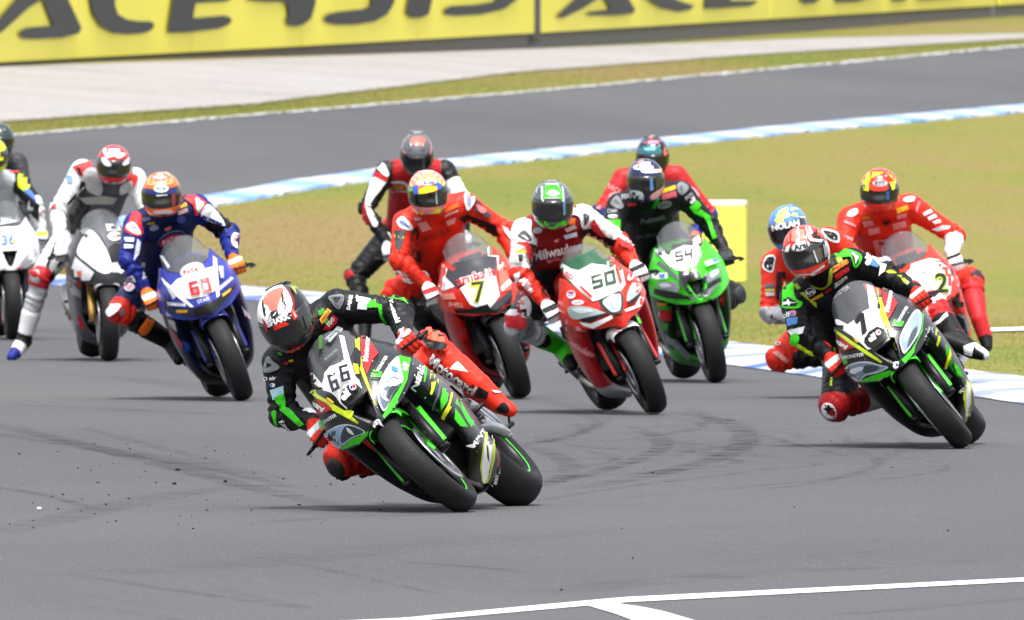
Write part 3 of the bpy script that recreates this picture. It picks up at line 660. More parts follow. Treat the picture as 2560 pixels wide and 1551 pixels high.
        m = MB(); m.box((.375, 0, .50), (.022, .165, .165), rot('y', RAD(-18)), None, .008); m.build('radiator', 'radiator_core', root)
        m = MB(); m.loft([(.33, 0, .44, .15, .22), (.15, 0, .45, .19, .26), (-.1, 0, .42, .19, .24), (-.28, 0, .40, .15, .18)], 18); m.build('engine', 'dark_plastic', root)
        for sgn in (1, -1):
            Gd = patch(SIDE, 40, 44) * np.array([1, sgn, 1])
            if g('side_shape') is not None: Gd = g('side_shape')(Gd)
            Vg, Fg = shell(Gd, .004 * sgn)
            colr = np.tile(pal(g('side', 'k')), (len(Vg), 1)); colr[Vg[:, 2] < g('belly_z', .27)] = pal(g('belly', g('side', 'k')))
            s.parts['side%d' % sgn] = mesh_obj('side_fairing', Vg, Fg, 'bike_paint', root, True, cols=colr)
        # tank, seat, tail
        m = MB(); m.loft([(.33, 0, .80, .06, .05), (.27, 0, .83, .13, .09), (.15, 0, .86, .165, .115), (.0, 0, .865, .17, .12), (-.14, 0, .845, .135, .10), (-.24, 0, .81, .09, .06)], 24, col=g('tank', g('side', 'k'))); m.build('fuel_tank', 'bike_paint', root)
        m = MB(); m.loft([(-.2, 0, .79, .08, .04), (-.32, 0, .80, .12, .035), (-.5, 0, .83, .13, .035), (-.58, 0, .87, .12, .05)], 18); m.build('seat', 'seat_foam', root)
        m = MB(); m.loft([(-.3, 0, .76, .11, .03), (-.52, 0, .84, .125, .05), (-.62, 0, .90, .12, .065), (-.8, 0, .955, .085, .05), (-.96, 0, .985, .04, .022)], 20, col=g('tail', g('side', 'k'))); m.build('tail_unit', 'bike_paint', root)
        m = MB()
        for sgn in (1, -1): m.tube([(.42, sgn * .10, .80), (.2, sgn * .155, .72), (-.1, sgn * .15, .60), (-.25, sgn * .13, .45)], [.035, .04, .04, .035], 12)
        m.build('frame', 'black_metal', root)
        m = MB()
        for sgn in (1, -1):
            m.tube([(-.24, sgn * .12, .45), (-.36, sgn * .15, .50), (-.50, sgn * .158, .49), (-.62, sgn * .15, .42), (-.75, sgn * .132, .335)], [.036, .034, .03, .028, .026], 12)
            m.tube([(-.24, sgn * .12, .40), (-.40, sgn * .15, .36), (-.58, sgn * .148, .33), (-.75, sgn * .132, .32)], [.03, .03, .03, .026], 12)
            m.box((-.74, sgn * .135, .326), (.05, .012, .035), None, None, .008); m.box((-.52, sgn * .152, .41), (.012, .02, .06), rot('y', .5), None, .005)
        m.box((-.33, 0, .44), (.05, .12, .05), None, None, .015); sw = m.build('swingarm', 'bare_alloy', root)
        m = MB(); m.tube([(.08, -.02, .20), (-.2, -.06, .17), (-.36, -.13, .22), (-.44, -.16, .30)], .03, 12); m.tube([(-.44, -.16, .30), (-.55, -.175, .42), (-.68, -.185, .52)], [.035, .055, .05], 16); m.build('exhaust', 'titanium', root)
        for sgn in (1, -1):
            m = MB(); m.tube([(-.26, sgn * .13, .43), (-.28, sgn * .235, .43)], .011, 10); m.box((-.27, sgn * .135, .43), (.05, .008, .05), rot('y', .4), None, .004); m.box((-.32, sgn * .15, .47), (.03, .004, .045), rot('y', .3), None, .002); m.tube([(-.27, sgn * .16, .41), (-.20, sgn * .175, .36), (-.12, sgn * .165, .37)], .007, 8); m.tube([(-.12, sgn * .165, .37), (-.12, sgn * .215, .37)], .008, 8); m.tube([(-.30, sgn * .13, .47), (-.42, sgn * .16, .55), (-.46, sgn * .15, .62)], .012, 8); m.build('foot_peg', 'black_metal', root)
            m = MB(); m.tube([(-.72, sgn * .14, .33), (-.77, sgn * .185, .33)], .012, 10); m.tube([(-.77, sgn * .165, .33), (-.80, sgn * .19, .37), (-.79, sgn * .20, .40)], .006, 8); m.build('stand_spool', 'dark_plastic', sw)
            m = MB(); m.tube([(.40, sgn * .10, .80), (.385, sgn * .20, .795), (.365, sgn * .295, .786), (.350, sgn * .36, .78)], [.016, .013, .012, .012], 12); m.tube([(.372, sgn * .24, .7915), (.351, sgn * .358, .7805)], .0175, 12)
            hb = m.build('handlebar', 'black_metal', root, T=s.T)
            m = MB(); m.box((.405, sgn * .19, .808), (.03, .016, .014), rot('y', -.3), None, .005); m.tube([(.415, sgn * .20, .805), (.435, sgn * .26, .79), (.425, sgn * .35, .775), (.415, sgn * .40, .768)], [.006, .007, .006, .007], 8); m.build('lever', 'black_metal', hb, T=s.T)
            m = MB(); m.tube([(.352, sgn * .36, .78), (.38, sgn * .40, .772), (.44, sgn * .40, .764), (.478, sgn * .365, .76)], [.01, .008, .007, .006], 8); m.build('lever_guard', 'dark_plastic', hb, T=s.T)
            m = MB(); m.lathe([(0, -.018), (.018, -.018), (.018, .018), (0, .018)], (.39, sgn * .155, .85), 12); m.tube([(.39, sgn * .155, .835), (.40, sgn * .18, .81)], .005, 6); m.build('fluid_reservoir', 'dark_plastic', hb, T=s.T)
        m = MB(); m.tube([(.40, .19, .85), (.50, .15, .83), (.55, .06, .74), (.62, .09, .50), (.605, .1, .43)], .0055, 8); m.tube([(.40, -.19, .85), (.50, -.15, .83), (.56, -.06, .72), (.62, -.09, .50), (.605, -.1, .43)], .0055, 8); m.build('brake_hose', 'dark_plastic', root, T=s.T)
        BIKES.append(s); return s
    def deco(s, part, items, **k):
        if part in s.parts and items: return print_on(s.parts[part], s.M, items, **k)
# ------------------------------------------------------------------ riders
def capsule(p0, r0, p1, r1, n=14, k=5):
    p0 = np.array(p0, float); p1 = np.array(p1, float); t = p1 - p0; L = np.linalg.norm(t); t = t / L if L > 1e-6 else np.array([0, 0, 1.0])
    a = np.cross(t, [.3, .2, .9]); a /= np.linalg.norm(a); b = np.cross(t, a); rings = []
    for i in range(k): q = math.pi / 2 * i / k; rings.append((p0 - t * r0 * math.cos(q), max(r0 * math.sin(q), r0 * .02)))
    for f in (0, .5, 1): rings.append((p0 + (p1 - p0) * f, r0 + (r1 - r0) * f))
    for i in range(1, k + 1): q = math.pi / 2 * i / k; rings.append((p1 + t * r1 * math.sin(q), max(r1 * math.cos(q), r1 * .02)))
    V = [c + r * (math.cos(2 * math.pi * j / n) * a + math.sin(2 * math.pi * j / n) * b) for c, r in rings for j in range(n)]; m = len(rings)
    F = [(i * n + j, i * n + (j + 1) % n, (i + 1) * n + (j + 1) % n, (i + 1) * n + j) for i in range(m - 1) for j in range(n)]
    F += [tuple(range(n))[::-1], tuple((m - 1) * n + j for j in range(n))]
    return V, F
def blob(V, F, voxel, smooth):                   # many overlapping closed shapes -> one continuous surface
    me = bpy.data.meshes.new('b'); me.from_pydata([tuple(map(float, v)) for v in V], [], F)
    bm = bmesh.new(); bm.from_mesh(me); bmesh.ops.recalc_face_normals(bm, faces=bm.faces[:]); bm.to_mesh(me); bm.free()
    o = bpy.data.objects.new('b', me); COL.objects.link(o)
    m = o.modifiers.new('r', 'REMESH'); m.mode = 'VOXEL'; m.voxel_size = voxel; m.use_smooth_shade = True
    m = o.modifiers.new('s', 'SMOOTH'); m.factor = .5; m.iterations = smooth
    dg = bpy.context.evaluated_depsgraph_get(); e = o.evaluated_get(dg); m2 = e.to_mesh()
    n = len(m2.vertices); co = np.empty(n * 3); m2.vertices.foreach_get('co', co); Fo = [tuple(p.vertices) for p in m2.polygons]
    e.to_mesh_clear(); bpy.data.objects.remove(o); bpy.data.meshes.remove(me)
    return co.reshape(-1, 3), Fo
def cap_dist(P, p0, r0, p1, r1):
    d = p1 - p0; L2 = d @ d + 1e-12; t = np.clip((P - p0) @ d / L2, 0, 1)
    return np.linalg.norm(P - (p0 + t[:, None] * d), axis=1) - (r0 + (r1 - r0) * t), t
def helmet_grid():
    na, ne = 84, 60; A = np.linspace(-math.pi, math.pi, na + 1); E_ = np.linspace(-math.pi / 2, math.pi / 2, ne); V = np.zeros((ne, na + 1, 3))
    for i, e in enumerate(E_):
        for j, a in enumerate(A):
            ca, sa, ce, se = math.cos(a), math.sin(a), math.cos(e), math.sin(e); pw = lambda x, q: math.copysign(abs(x) ** q, x)
            x = pw(ce, .9) * pw(ca, .95); y = pw(ce, .9) * pw(sa, .95); z = pw(se, .92)
            x *= .155 if ca > 0 else .178; y *= .127; z *= .148 if se > 0 else .152
            if ca > 0 and se < -.02:                           # chin bar: carried forward, narrowing downward
                w = min(1, -se * 2.2) * max(0, ca) ** .7; x += .026 * w; y *= 1 - .10 * min(1, -se * 1.6) * ca
            if z < -.118: z = -.118 - (-.118 - z) * .28; x *= .93; y *= .95
            if se > .2 and ca < -.3: x -= .012 * min(1, -ca) * (1 - abs(se - .6))
            V[i, j] = (x, y, z)
    return A, E_, V
HA, HE, HV = helmet_grid()
def hat(a, e, off):                              # point on the shell for azimuth a, elevation e
    i = np.interp(e, HE, np.arange(len(HE))); j = np.interp(a, HA, np.arange(len(HA))); i0, j0 = min(int(i), len(HE) - 2), min(int(j), len(HA) - 2); f, g = i - i0, j - j0
    p = (HV[i0, j0] * (1 - f) + HV[i0 + 1, j0] * f) * (1 - g) + (HV[i0, j0 + 1] * (1 - f) + HV[i0 + 1, j0 + 1] * f) * g
    return p + off * p / np.linalg.norm(p)
def make_glove(side):                            # gripping hand round a bar along Y; forearm comes from behind; side +1 = left hand
    V = []; F = []
    def cap(*a):
        v, f = capsule(*a, n=10, k=3); k = len(V); V.extend(v); F.extend(tuple(i + k for i in q) for q in f)
    ys = [.036, .013, -.011, -.033]; ln = [.95, 1.06, 1.0, .84]   # index inboard ... little finger outboard
    for y, L in zip(ys, ln):
        y0 = -side * y; k = (-.012, y0, .046); a = (.036 * L, y0, .030); b = (.042 * L, y0, -.014); c = (.012, y0 * .98, -.034)
        cap((-.05, y0 * .8, .036), .017, k, .0165); cap(k, .0155, a, .0135); cap(a, .0135, b, .012); cap(b, .012, c, .0105)
    cap((-.062, -side * .02, .03), .026, (-.062, side * .02, .03), .024); cap((-.10, 0, .03), .034, (-.055, 0, .034), .03)
    cap((-.07, -side * .035, .012), .019, (-.03, -side * .056, -.012), .015); cap((-.03, -side * .056, -.012), .014, (.012, -side * .046, -.03), .0115)
    cap((-.175, 0, .03), .045, (-.10, 0, .03), .038)
    return blob(V, F, .0052, 2)
GLOVES = {s: make_glove(s) for s in (1, -1)}
def norm(v): v = np.array(v, float); return v / (np.linalg.norm(v) + 1e-9)
def solve_depth(u, v, a, La, b, Lb, d0, span=.75):   # depth for a picture point so that bones from a and to b keep their lengths
    best = None
    for d in np.linspace(d0 - span, d0 + span, 121):
        p = at(u, v, d); e = (np.linalg.norm(p - a) - La) ** 2 + (np.linalg.norm(p - b) - Lb) ** 2 + .004 * (d - d0) ** 2
        if best is None or e < best[0]: best = (e, p)
    return best[1], math.sqrt(best[0])
class Rider:
    def __init__(s, b, label, head, sh, el, kn, pel=(-.42, -.06, .90), an=None, hands=(None, None), cols={}, vox=.0112, shx=.10, headx=.36, toe=None, group='race riders in the pack', boots='kk', gloves='kk', knee_x=(None, None), hs=1.0, elx=(None, None), fat=1.14, name='person'):
        s.b = b; w = b.w
        # joints: sides +1 = rider's left (right in the picture), listed as (right hand side, left hand side)
        S = {-1: b.loc(*sh[0][:2], sh[0][2] if len(sh[0]) > 2 else shx), 1: b.loc(*sh[1][:2], sh[1][2] if len(sh[1]) > 2 else shx)}
        PV = w(pel); lat = b.Rm @ np.array([0, 1, 0]); fwd = b.Rm @ np.array([1, 0, 0]); upb = b.Rm @ np.array([0, 0, 1])
        H = {k: PV + lat * k * .10 for k in (-1, 1)}
        Wr = {}; GR = {}
        for i, k in enumerate((-1, 1)):
            if hands[i] is None:
                g = b.grip(k); GR[k] = (g, b.Rm @ b.Rs); Wr[k] = g + (b.Rm @ b.Rs) @ np.array([-.115, 0, .03])
            else:
                g = b.loc(*hands[i]); GR[k] = (g, b.Rm); Wr[k] = g + b.Rm @ np.array([-.115, 0, .03])
        AN = {}
        for i, k in enumerate((-1, 1)):
            a = an[i] if an else None
            AN[k] = w((-.33, k * .215, .50)) if a is None else (b.loc(*a) if len(a) == 3 and abs(a[0]) > 5 else w(a))
        E = {}; K = {}; err = []
        for i, k in enumerate((-1, 1)):
            if elx[i] is not None: E[k] = b.loc(*el[i], elx[i])
            else: E[k], e = solve_depth(*el[i], S[k], .30, Wr[k], .27, b.d + .45); err.append(e)
            if knee_x[i] is not None: K[k] = b.loc(*kn[i], knee_x[i])
            else: K[k], e = solve_depth(*kn[i], H[k], .43, AN[k], .42, b.d + .75); err.append(e)
        HC = b.loc(head[0], head[1], headx); mid = (S[1] + S[-1]) / 2
        if True:                                 # turn each hand so the forearm runs into it
            for k in (-1, 1):
                g, R = GR[k]; Rl = R.T; v = Rl @ norm(E[k] - g); q = math.atan2(v[2], -v[0]); q = max(-.9, min(.9, q)); GR[k] = (g, R @ rot('y', q * .75)); Wr[k] = g + GR[k][1] @ np.array([-.115, 0, .03])
        s.J = dict(S=S, E=E, W=Wr, H=H, K=K, A=AN); O = PV.copy(); s.O = O
        s.M = np.eye(4); s.M[:3, 3] = O
        f = fat; caps = []
        def C(n, p0, r0, p1, r1): caps.append((n, np.array(p0, float), r0, np.array(p1, float), r1))
        chest = mid * .72 + PV * .28; front = norm(HC - mid) * 0 + norm(np.cross(norm(S[1] - S[-1]), norm(mid - PV)))
        if front @ (CAMP - mid) < 0: front = -front
        back = -front
        C('torso', H[-1], .118 * f, H[1], .118 * f); C('torso', PV, .13 * f, PV * .45 + mid * .55 + back * .05, .145 * f)
        for k in (-1, 1):
            C('torso', PV + lat * k * .07, .11 * f, mid * .75 + S[k] * .25 + (PV - mid) * .22, .125 * f)
            C('torso', mid * .55 + S[k] * .45 + (PV - mid) * .1, .112 * f, chest, .12 * f)
            C('torso', mid * .35 + S[k] * .65, .085 * f, mid * .8 + HC * .2, .075 * f)
            C('sh%d' % k, S[k], .078 * f, S[k] * .72 + E[k] * .28, .070 * f)
            C('ua%d' % k, S[k], .070 * f, E[k], .056 * f); C('el%d' % k, E[k], .059 * f, E[k] * .93 + Wr[k] * .07, .057 * f); C('fa%d' % k, E[k], .055 * f, Wr[k], .040 * f)
            C('fa%d' % k, E[k] * .7 + Wr[k] * .3, .055 * f, E[k] * .5 + Wr[k] * .5, .050 * f)
            C('th%d' % k, H[k], .108 * f, K[k], .074 * f); C('kn%d' % k, K[k], .078 * f, K[k] * .92 + AN[k] * .08, .074 * f); C('sn%d' % k, K[k], .070 * f, AN[k], .048 * f)
            C('sn%d' % k, K[k] * .72 + AN[k] * .28 , .066 * f, K[k] * .5 + AN[k] * .5, .062 * f)
        C('hump', mid + back * .10 + (PV - mid) * .18, .075, mid + back * .11 + (HC - mid) * .12, .06)
        C('neck', mid, .075, HC * .75 + mid * .25, .07)
        V = []; F = []
        for n, p0, r0, p1, r1 in caps:
            v, fc = capsule(p0, r0, p1, r1); k = len(V); V += v; F += [tuple(i + k for i in q) for q in fc]
        V, F = blob(np.array(V) - O, F, vox, 5)
        D = np.stack([cap_dist(V + O, p0, r0, p1, r1)[0] for n, p0, r0, p1, r1 in caps], 1); T_ = np.stack([cap_dist(V + O, p0, r0, p1, r1)[1] for n, p0, r0, p1, r1 in caps], 1)
        best = D.argmin(1); colr = np.zeros((len(V), 3))
        for i, (n, *_r) in enumerate(caps):
            base = n.rstrip('-1'); side = 'R' if n.endswith('-1') else 'L'
            c = cols.get(base + side, cols.get(base, cols.get({'sh': 'ua', 'el': 'fa', 'kn': 'th', 'hump': 'torso', 'neck': 'torso'}.get(base, ''), cols.get('torso', 'k'))))
            colr[best == i] = pal(c)
        # folds of the leather at the joints
        Vw = V + O
        me_fold = np.zeros(len(V))
        for n, p0, r0, p1, r1 in caps:
            if n[:2] in ('ua', 'fa', 'th', 'sn'):
                d, t = cap_dist(Vw, p0, r0, p1, r1); L = np.linalg.norm(p1 - p0); x = t * L
                near = np.exp(-((d) / .02) ** 2) * (np.exp(-((x - (L if n[:2] in ('ua', 'th') else 0)) / .07) ** 2) + .25)
                ang = Vw @ np.array([31, 17, 23.]); me_fold += near * np.sin(x * 118 + 1.6 * np.sin(ang))
        cen = V - np.array([V.mean(0)]); 
        body = mesh_obj(name, V, F, 'suit_leather', None, True, cols=colr); body.location = O
        nr = np.empty(len(V) * 3); body.data.vertices.foreach_get('normal', nr); V2 = V + nr.reshape(-1, 3) * (.0062 * me_fold)[:, None]
        body.data.vertices.foreach_set('co', V2.ravel()); body.data.update()
        tag(body, label, 'person', group); s.body = body; s.parts = {'body': body}
        # helmet
        yaw, pit, rol = head[2:5]
        Rb = np.array([[0, 1, 0], [-1, 0, 0], [0, 0, 1.0]])   # local x forward -> towards the camera, local y -> picture right
        Rh = rot('y', RAD(-rol)) @ Rb @ rot('z', RAD(yaw)) @ rot('y', RAD(pit)); s.Rh = Rh
        G = (HV.reshape(-1, 3) * hs) @ Rh.T + HC - O; a, bb, _ = HV.shape
        Fh = [(i * bb + j, i * bb + j + 1, (i + 1) * bb + j + 1, (i + 1) * bb + j) for i in range(a - 1) for j in range(bb - 1)]
        hc = np.tile(pal(cols.get('helmet', 'w')), (len(G), 1)); ee = np.repeat(HE, bb); aa = np.tile(HA, a)
        hc[(ee < RAD(-48))] = pal('d'); port = (np.abs(aa) < RAD(84)) & (ee > RAD(-22)) & (ee < RAD(24)); hc[port] = pal('k')
        for c_, poly in cols.get('hpoly', []):
            Pw = G + O - CAMP; fz = Pw[:, 1] * _c - Pw[:, 2] * _s; hc[in_poly(np.stack([1280 + FPX * Pw[:, 0] / fz, 775.5 - FPX * (Pw[:, 1] * _s + Pw[:, 2] * _c) / fz], 1), poly) & ~port] = pal(c_)
        hel = mesh_obj('helmet', G, Fh, 'helmet_shell', body, True, cols=hc); s.parts['helmet'] = hel
        rows = []
        for e in np.linspace(-21, 23, 10):
            row = []
            for q in np.linspace(-80, 80, 41):
                ed = e * (1 - .22 * abs(q / 80) ** 2) + (2 * (q / 80) ** 2); row.append(hat(RAD(q), RAD(ed), .0045))
            rows.append(row)
        Vv, Fv = shell(np.array(rows) * hs, -.003); s.parts['visor'] = mesh_obj('visor', Vv @ Rh.T + HC - O, Fv, 'visor', hel)
        m = MB(); m.loft([(-.10, 0, .128, .05, .006), (-.15, 0, .108, .06, .01), (-.21, 0, .075, .055, .008), (-.235, 0, .058, .05, .003)], 14, col=cols.get('spoiler', cols.get('helmet', 'w'))); mesh_obj('spoiler', (np.array(m.V) * hs) @ Rh.T + HC - O, m.F, 'helmet_shell', hel, True, cols=np.array(m.C))
        for y in (-.045, .045):
            m = MB(); m.loft([(.112, y, .098, .012, .004), (.09, y, .116, .014, .008), (.05, y, .134, .012, .006), (.02, y, .142, .008, .002)], 10, col=cols.get('vent', cols.get('helmet', 'w')))
            mesh_obj('vent', (np.array(m.V) * hs) @ Rh.T + HC - O, m.F, 'helmet_shell', hel, True, cols=np.array(m.C))
        # gloves
        for i, k in enumerate((-1, 1)):
            g, R = GR[k]; Vg, Fg = GLOVES[k]; P = Vg @ R.T + g - O; c = np.tile(pal(gloves[0]), (len(Vg), 1)); c[Vg[:, 0] < -.10] = pal(gloves[1]); c[(Vg[:, 2] > .05) & (Vg[:, 0] > -.03)] = pal(gloves[-1])
            s.parts['glove%d' % k] = mesh_obj('glove', P, Fg, 'glove_leather', body, True, cols=c)
        # boots
        for i, k in enumerate((-1, 1)):
            A_ = AN[k]; Kk = K[k]; td = toe[i] if toe and toe[i] is not None else None
            if td is None: dr = norm(fwd * .86 - upb * .42 + lat * k * .16)
            elif len(td) == 3 and abs(td[0]) > 5: dr = norm(b.loc(*td) - A_)
            else: dr = norm(b.Rm @ np.array(td))
            up_ = norm(Kk - A_); shin_up = up_; up_ = up_ - dr * (up_ @ dr); up_ = norm(up_) if np.linalg.norm(up_) > .6 else norm(upb - dr * (upb @ dr)); hl = A_ - dr * .045 - up_ * .055; ball = A_ + dr * .115 - up_ * .052; tp = A_ + dr * .185 - up_ * .052
            V = []; F = []
            for q in ((A_ + shin_up * .20, .074, A_ + shin_up * .03, .058), (A_, .058, hl, .044), (hl, .042, ball, .049), (A_, .056, ball, .050), (ball, .050, tp, .036)):
                v, fc = capsule(*q); kk = len(V); V += v; F += [tuple(x + kk for x in z) for z in fc]
            V, F = blob(np.array(V) - O, F, .0095, 3); cc = np.tile(pal(boots[0]), (len(V), 1)); rel = V + O - A_; sole = rel @ up_ < -.078; cc[sole] = pal('k')
            cc[(rel @ dr > .12) & ~sole] = pal(boots[-1]); cc[(np.linalg.norm(rel, axis=1) < .074) & ~sole] = pal(boots[1])
            s.parts['boot%d' % k] = mesh_obj('boot', V, F, 'glove_leather', body, True, cols=cc)
        # knee sliders
        for k in (-1, 1):
            n_ = norm(norm(CAMP - K[k]) * .75 + lat * k * .6 - upb * .05); c0 = K[k] + n_ * .068; t1 = norm(np.cross(n_, [0, .1, 1])); t2 = np.cross(n_, t1); V = []; F = []
            for r, h in ((.052, 0), (.048, .018), (.030, .026), (.001, .029)):
                for q in range(16): V.append(c0 + n_ * h + r * (math.cos(q * math.pi / 8) * t1 + 1.1 * math.sin(q * math.pi / 8) * t2) - O)
            F = [(i * 16 + j, i * 16 + (j + 1) % 16, (i + 1) * 16 + (j + 1) % 16, (i + 1) * 16 + j) for i in range(3) for j in range(16)]
            s.parts['slider%d' % k] = mesh_obj('knee_slider', V, F, 'suit_leather', body, True, cols=pal(cols.get('slider', 'G')))
        print('rider', label[:30], 'fit err', [round(e, 3) for e in err], 'sh', round(float(np.linalg.norm(S[1] - S[-1])), 2), 'neck', round(float(np.linalg.norm(HC - mid)), 2), 'torso', round(float(np.linalg.norm(mid - PV)), 2),
              'arm', [(round(float(np.linalg.norm(S[k] - E[k])), 2), round(float(np.linalg.norm(E[k] - Wr[k])), 2)) for k in (-1, 1)], 'leg', [(round(float(np.linalg.norm(H[k] - K[k])), 2), round(float(np.linalg.norm(K[k] - AN[k])), 2)) for k in (-1, 1)])
    def deco(s, part, items, **k):
        if not items: return
        m = {'body': 'suit_leather', 'helmet': 'helmet_shell', 'visor': 'helmet_shell'}.get(part.rstrip('-1'), 'glove_leather')
        return print_on(s.parts[part], s.M, items, mat=m, lift=.004 if part == 'body' else .003, **k)
# ------------------------------------------------------------------ the pack
INTAKE = ([(-.062, .716), (.062, .716), (.045, .655), (.02, .598), (0, .585), (-.02, .598), (-.045, .655)], .10, '050505')
KAWA = dict(nose='2c2d31', side='1e1f22', belly='1a1b1e', guard='n', fender='n', stripe='n', tank='d', tail='N', recess=[INTAKE])
# --- 66
b66 = Bike(1154, 1281, 46.5, -12, 2, **KAWA).build('black and green motorcycle number 66 leaning hardest at the front')
r66 = Rider(b66, 'rider in black top and bright red trousers hanging off bike 66', (715, 797, -12, 22, 24), ((700, 905), (843, 768)), ((706, 1035), (998, 778)), ((858, 1148), (1072, 868)), an=(None, (1198, 962, -.36)), toe=(None, (1292, 1014, -.30)),
            pel=(-.36, -.20, .80), cols=dict(torso='131417', ua='131417', fa='1b1c20', th='r', sn='r', kn='r', helmet='k', slider='3a3638', hpoly=[('w', [(625, 780), (625, 690), (702, 690), (706, 713), (718, 726), (729, 747), (731, 770), (725, 782), (690, 800), (640, 815)])]), boots='rrr', gloves='rww', vox=.0095, headx=.42)
# --- 1
b1 = Bike(2400, 1122, 39, -4, 1, **KAWA).build('black and green motorcycle number 1 leaning at the right')
r1 = Rider(b1, 'rider in black and green suit with red and white helmet on bike 1', (2016, 631, -8, 8, 15), ((1986, 748), (2128, 657)), ((2002, 850), (2240, 708)), ((2090, 1012), (2330, 768)), an=(None, (2394, 850, -.36)), toe=(None, (2480, 886, -.30)),
           pel=(-.36, -.17, .82), cols=dict(torso='131417', ua='131417', fa='131417', thR='232327', thL='r', kn='R', sn='R', helmet='r', slider='w'), boots='kkw', gloves='rrw', vox=.0105, headx=.42)
# --- 50
b50 = Bike(1636, 1037, 24, 10, 0, nose_grid=lip_up(.05), nose='r', side='R', belly='s', belly_z=.25, guard='r', fender='w', stripe='G', tank='R', tail='R').build('red and white motorcycle number 50 in the middle')
r50 = Rider(b50, 'rider in red and white suit with bright green and grey helmet on bike 50', (1381, 514, 3, 14, 2), ((1312, 580), (1455, 545)), ((1297, 685), (1545, 600)), ((1294, 812), (1480, 800)),
            pel=(-.36, -.14, .84), cols=dict(torso='m', ua='w', fa='r', th='d', sn='s', kn='v', helmet='e', slider='s'), boots='nnk', gloves='wsk', an=((1402, 868, -.25), None))
# --- 54
b54 = Bike(1789, 958, 13, 7.5, 0, nose='n', side='1e3a18', belly='N', guard='N', fender='k', stripe='G', tank='N', tail='N', recess=[INTAKE]).build('bright green motorcycle number 54 behind bike 50')
r54 = Rider(b54, 'rider in black suit with blue, white and yellow helmet on green bike 54', (1614, 453, 5, 12, 3), ((1547, 515), (1700, 482)), ((1530, 600), (1775, 562)), ((1620, 760), (1830, 740)),
            pel=(-.40, -.08, .88), cols=dict(torso='101114', ua='17181b', fa='101114', th='d', sn='d', helmet='B'), boots='kkk', gloves='ddd')
# --- 60
b60 = Bike(605, 1003, 22, 6, 0, nose_grid=lip_up(.03), nose='i', side='12163a', belly='k', guard='b', fender='b', stripe='b', tank='b', tail='b').build('blue motorcycle number 60 at left')
r60 = Rider(b60, 'rider in dark blue suit with orange helmet and orange gloves on bike 60', (404, 489, -3, 8, 3), ((341, 562), (490, 517)), ((320, 655), (570, 583)), ((300, 778), (520, 790)),
            pel=(-.38, -.14, .86), cols=dict(torso='B', ua='b', uaL='141416', fa='b', th='B', sn='k', kn='r', helmet='o', slider='z'), boots='kkk', gloves='oww', an=((425, 855, -.25), None))
# --- 7
b7 = Bike(1299, 998, 19, 8, 0, nose_grid=lip_up(.03), nose='r', side='R', belly='m', fender='k', fork='black_metal', stripe='G', tank='r', tail='r').build('red motorcycle number 7 behind bike 66')
r7 = Rider(b7, 'rider in red suit with rainbow sunflower helmet on bike 7', (1070, 484, 6, 10, 4), ((1014, 558), (1160, 512)), ((996, 650), (1262, 578)), ((985, 735), (1170, 760)),
           pel=(-.38, -.12, .86), cols=dict(torso='r', ua='r', fa='r', th='r', sn='G', helmet='p', slider='r'), boots='kkr', gloves='wsR')
# --- 2
b2 = Bike(2392, 985, 21, 2, 0, nose='r', side='r', belly='s', fender='r', stripe='G', tank='r', tail='r').build('red and white motorcycle number 2 behind bike 1')
r2 = Rider(b2, 'rider in plain red suit with red and yellow helmet, upright behind bike 1', (2199, 478, -2, 8, 2), ((2126, 548), (2275, 517)), ((2106, 625), (2388, 590)), ((2200, 760), (2425, 700)), an=(None, (2448, 800, -.28)), toe=(None, (2462, 862, -.18)),
           pel=(-.40, -.1, .88), cols=dict(torso='r', ua='r', fa='r', faL='w', th='r', sn='z', helmet='r'), boots='zzk', gloves='wwk')
# --- blue helmet behind 1
b33 = Bike(2312, 1000, 39, -3, 0, nose='r', side='r', belly='R', fender='r', stripe='G', tank='r', tail='r', detail=False).build('red motorcycle almost hidden behind bike 1')
r33 = Rider(b33, 'rider in red and black suit with blue helmet, half hidden by rider of bike 1', (1971, 572, -12, 10, 12), ((1935, 660), (2072, 600)), ((1924, 782), (2170, 670)), ((1948, 895), (2230, 760)),
            pel=(-.38, -.16, .84), cols=dict(torso='r', ua='r', fa='s', th='r', sn='k', helmet='h', slider='r'), boots='kkk', gloves='ksk')
# --- white bike
bW = Bike(272, 904, 2, 6, 0, nose='G', side='v', belly='e', fender='s', fork='gold_fork', stripe='G', tank='s', tail='s').build('silver and white motorcycle with large headlight at left')
rW = Rider(bW, 'rider in white and black suit with red and white helmet, one leg hanging off', (284, 414, 2, 10, -2), ((205, 428), (336, 448)), ((144, 524), (370, 540)), ((104, 690), (330, 700)),
           pel=(-.44, -.05, .92), cols=dict(torso='g', ua='w', uaL='w', fa='w', thR='w', thL='k', sn='s', kn='z', helmet='z', slider='s'), boots='wkb', gloves='sww', an=((60, 848, -.10), None), toe=((22, 886, .05), None), knee_x=(.0, None))
# --- 36
b36 = Bike(33, 850, 3, 6, 0, nose='w', side='w', belly='R', fender='k', stripe='G', tank='w', tail='w', recess=[INTAKE]).build('white and red motorcycle number 36 cut by the left edge')
r36 = Rider(b36, 'rider in white suit with lime yellow sleeves cut by the left edge', (-20, 392, 0, 10, 2), ((-78, 470), (44, 452)), ((-120, 540), (88, 510)), ((-80, 680), (70, 680)),
            pel=(-.42, -.04, .90), cols=dict(torso='s', ua='k', fa='w', th='w', sn='w', helmet='l'), boots='kkw', gloves='ssl')
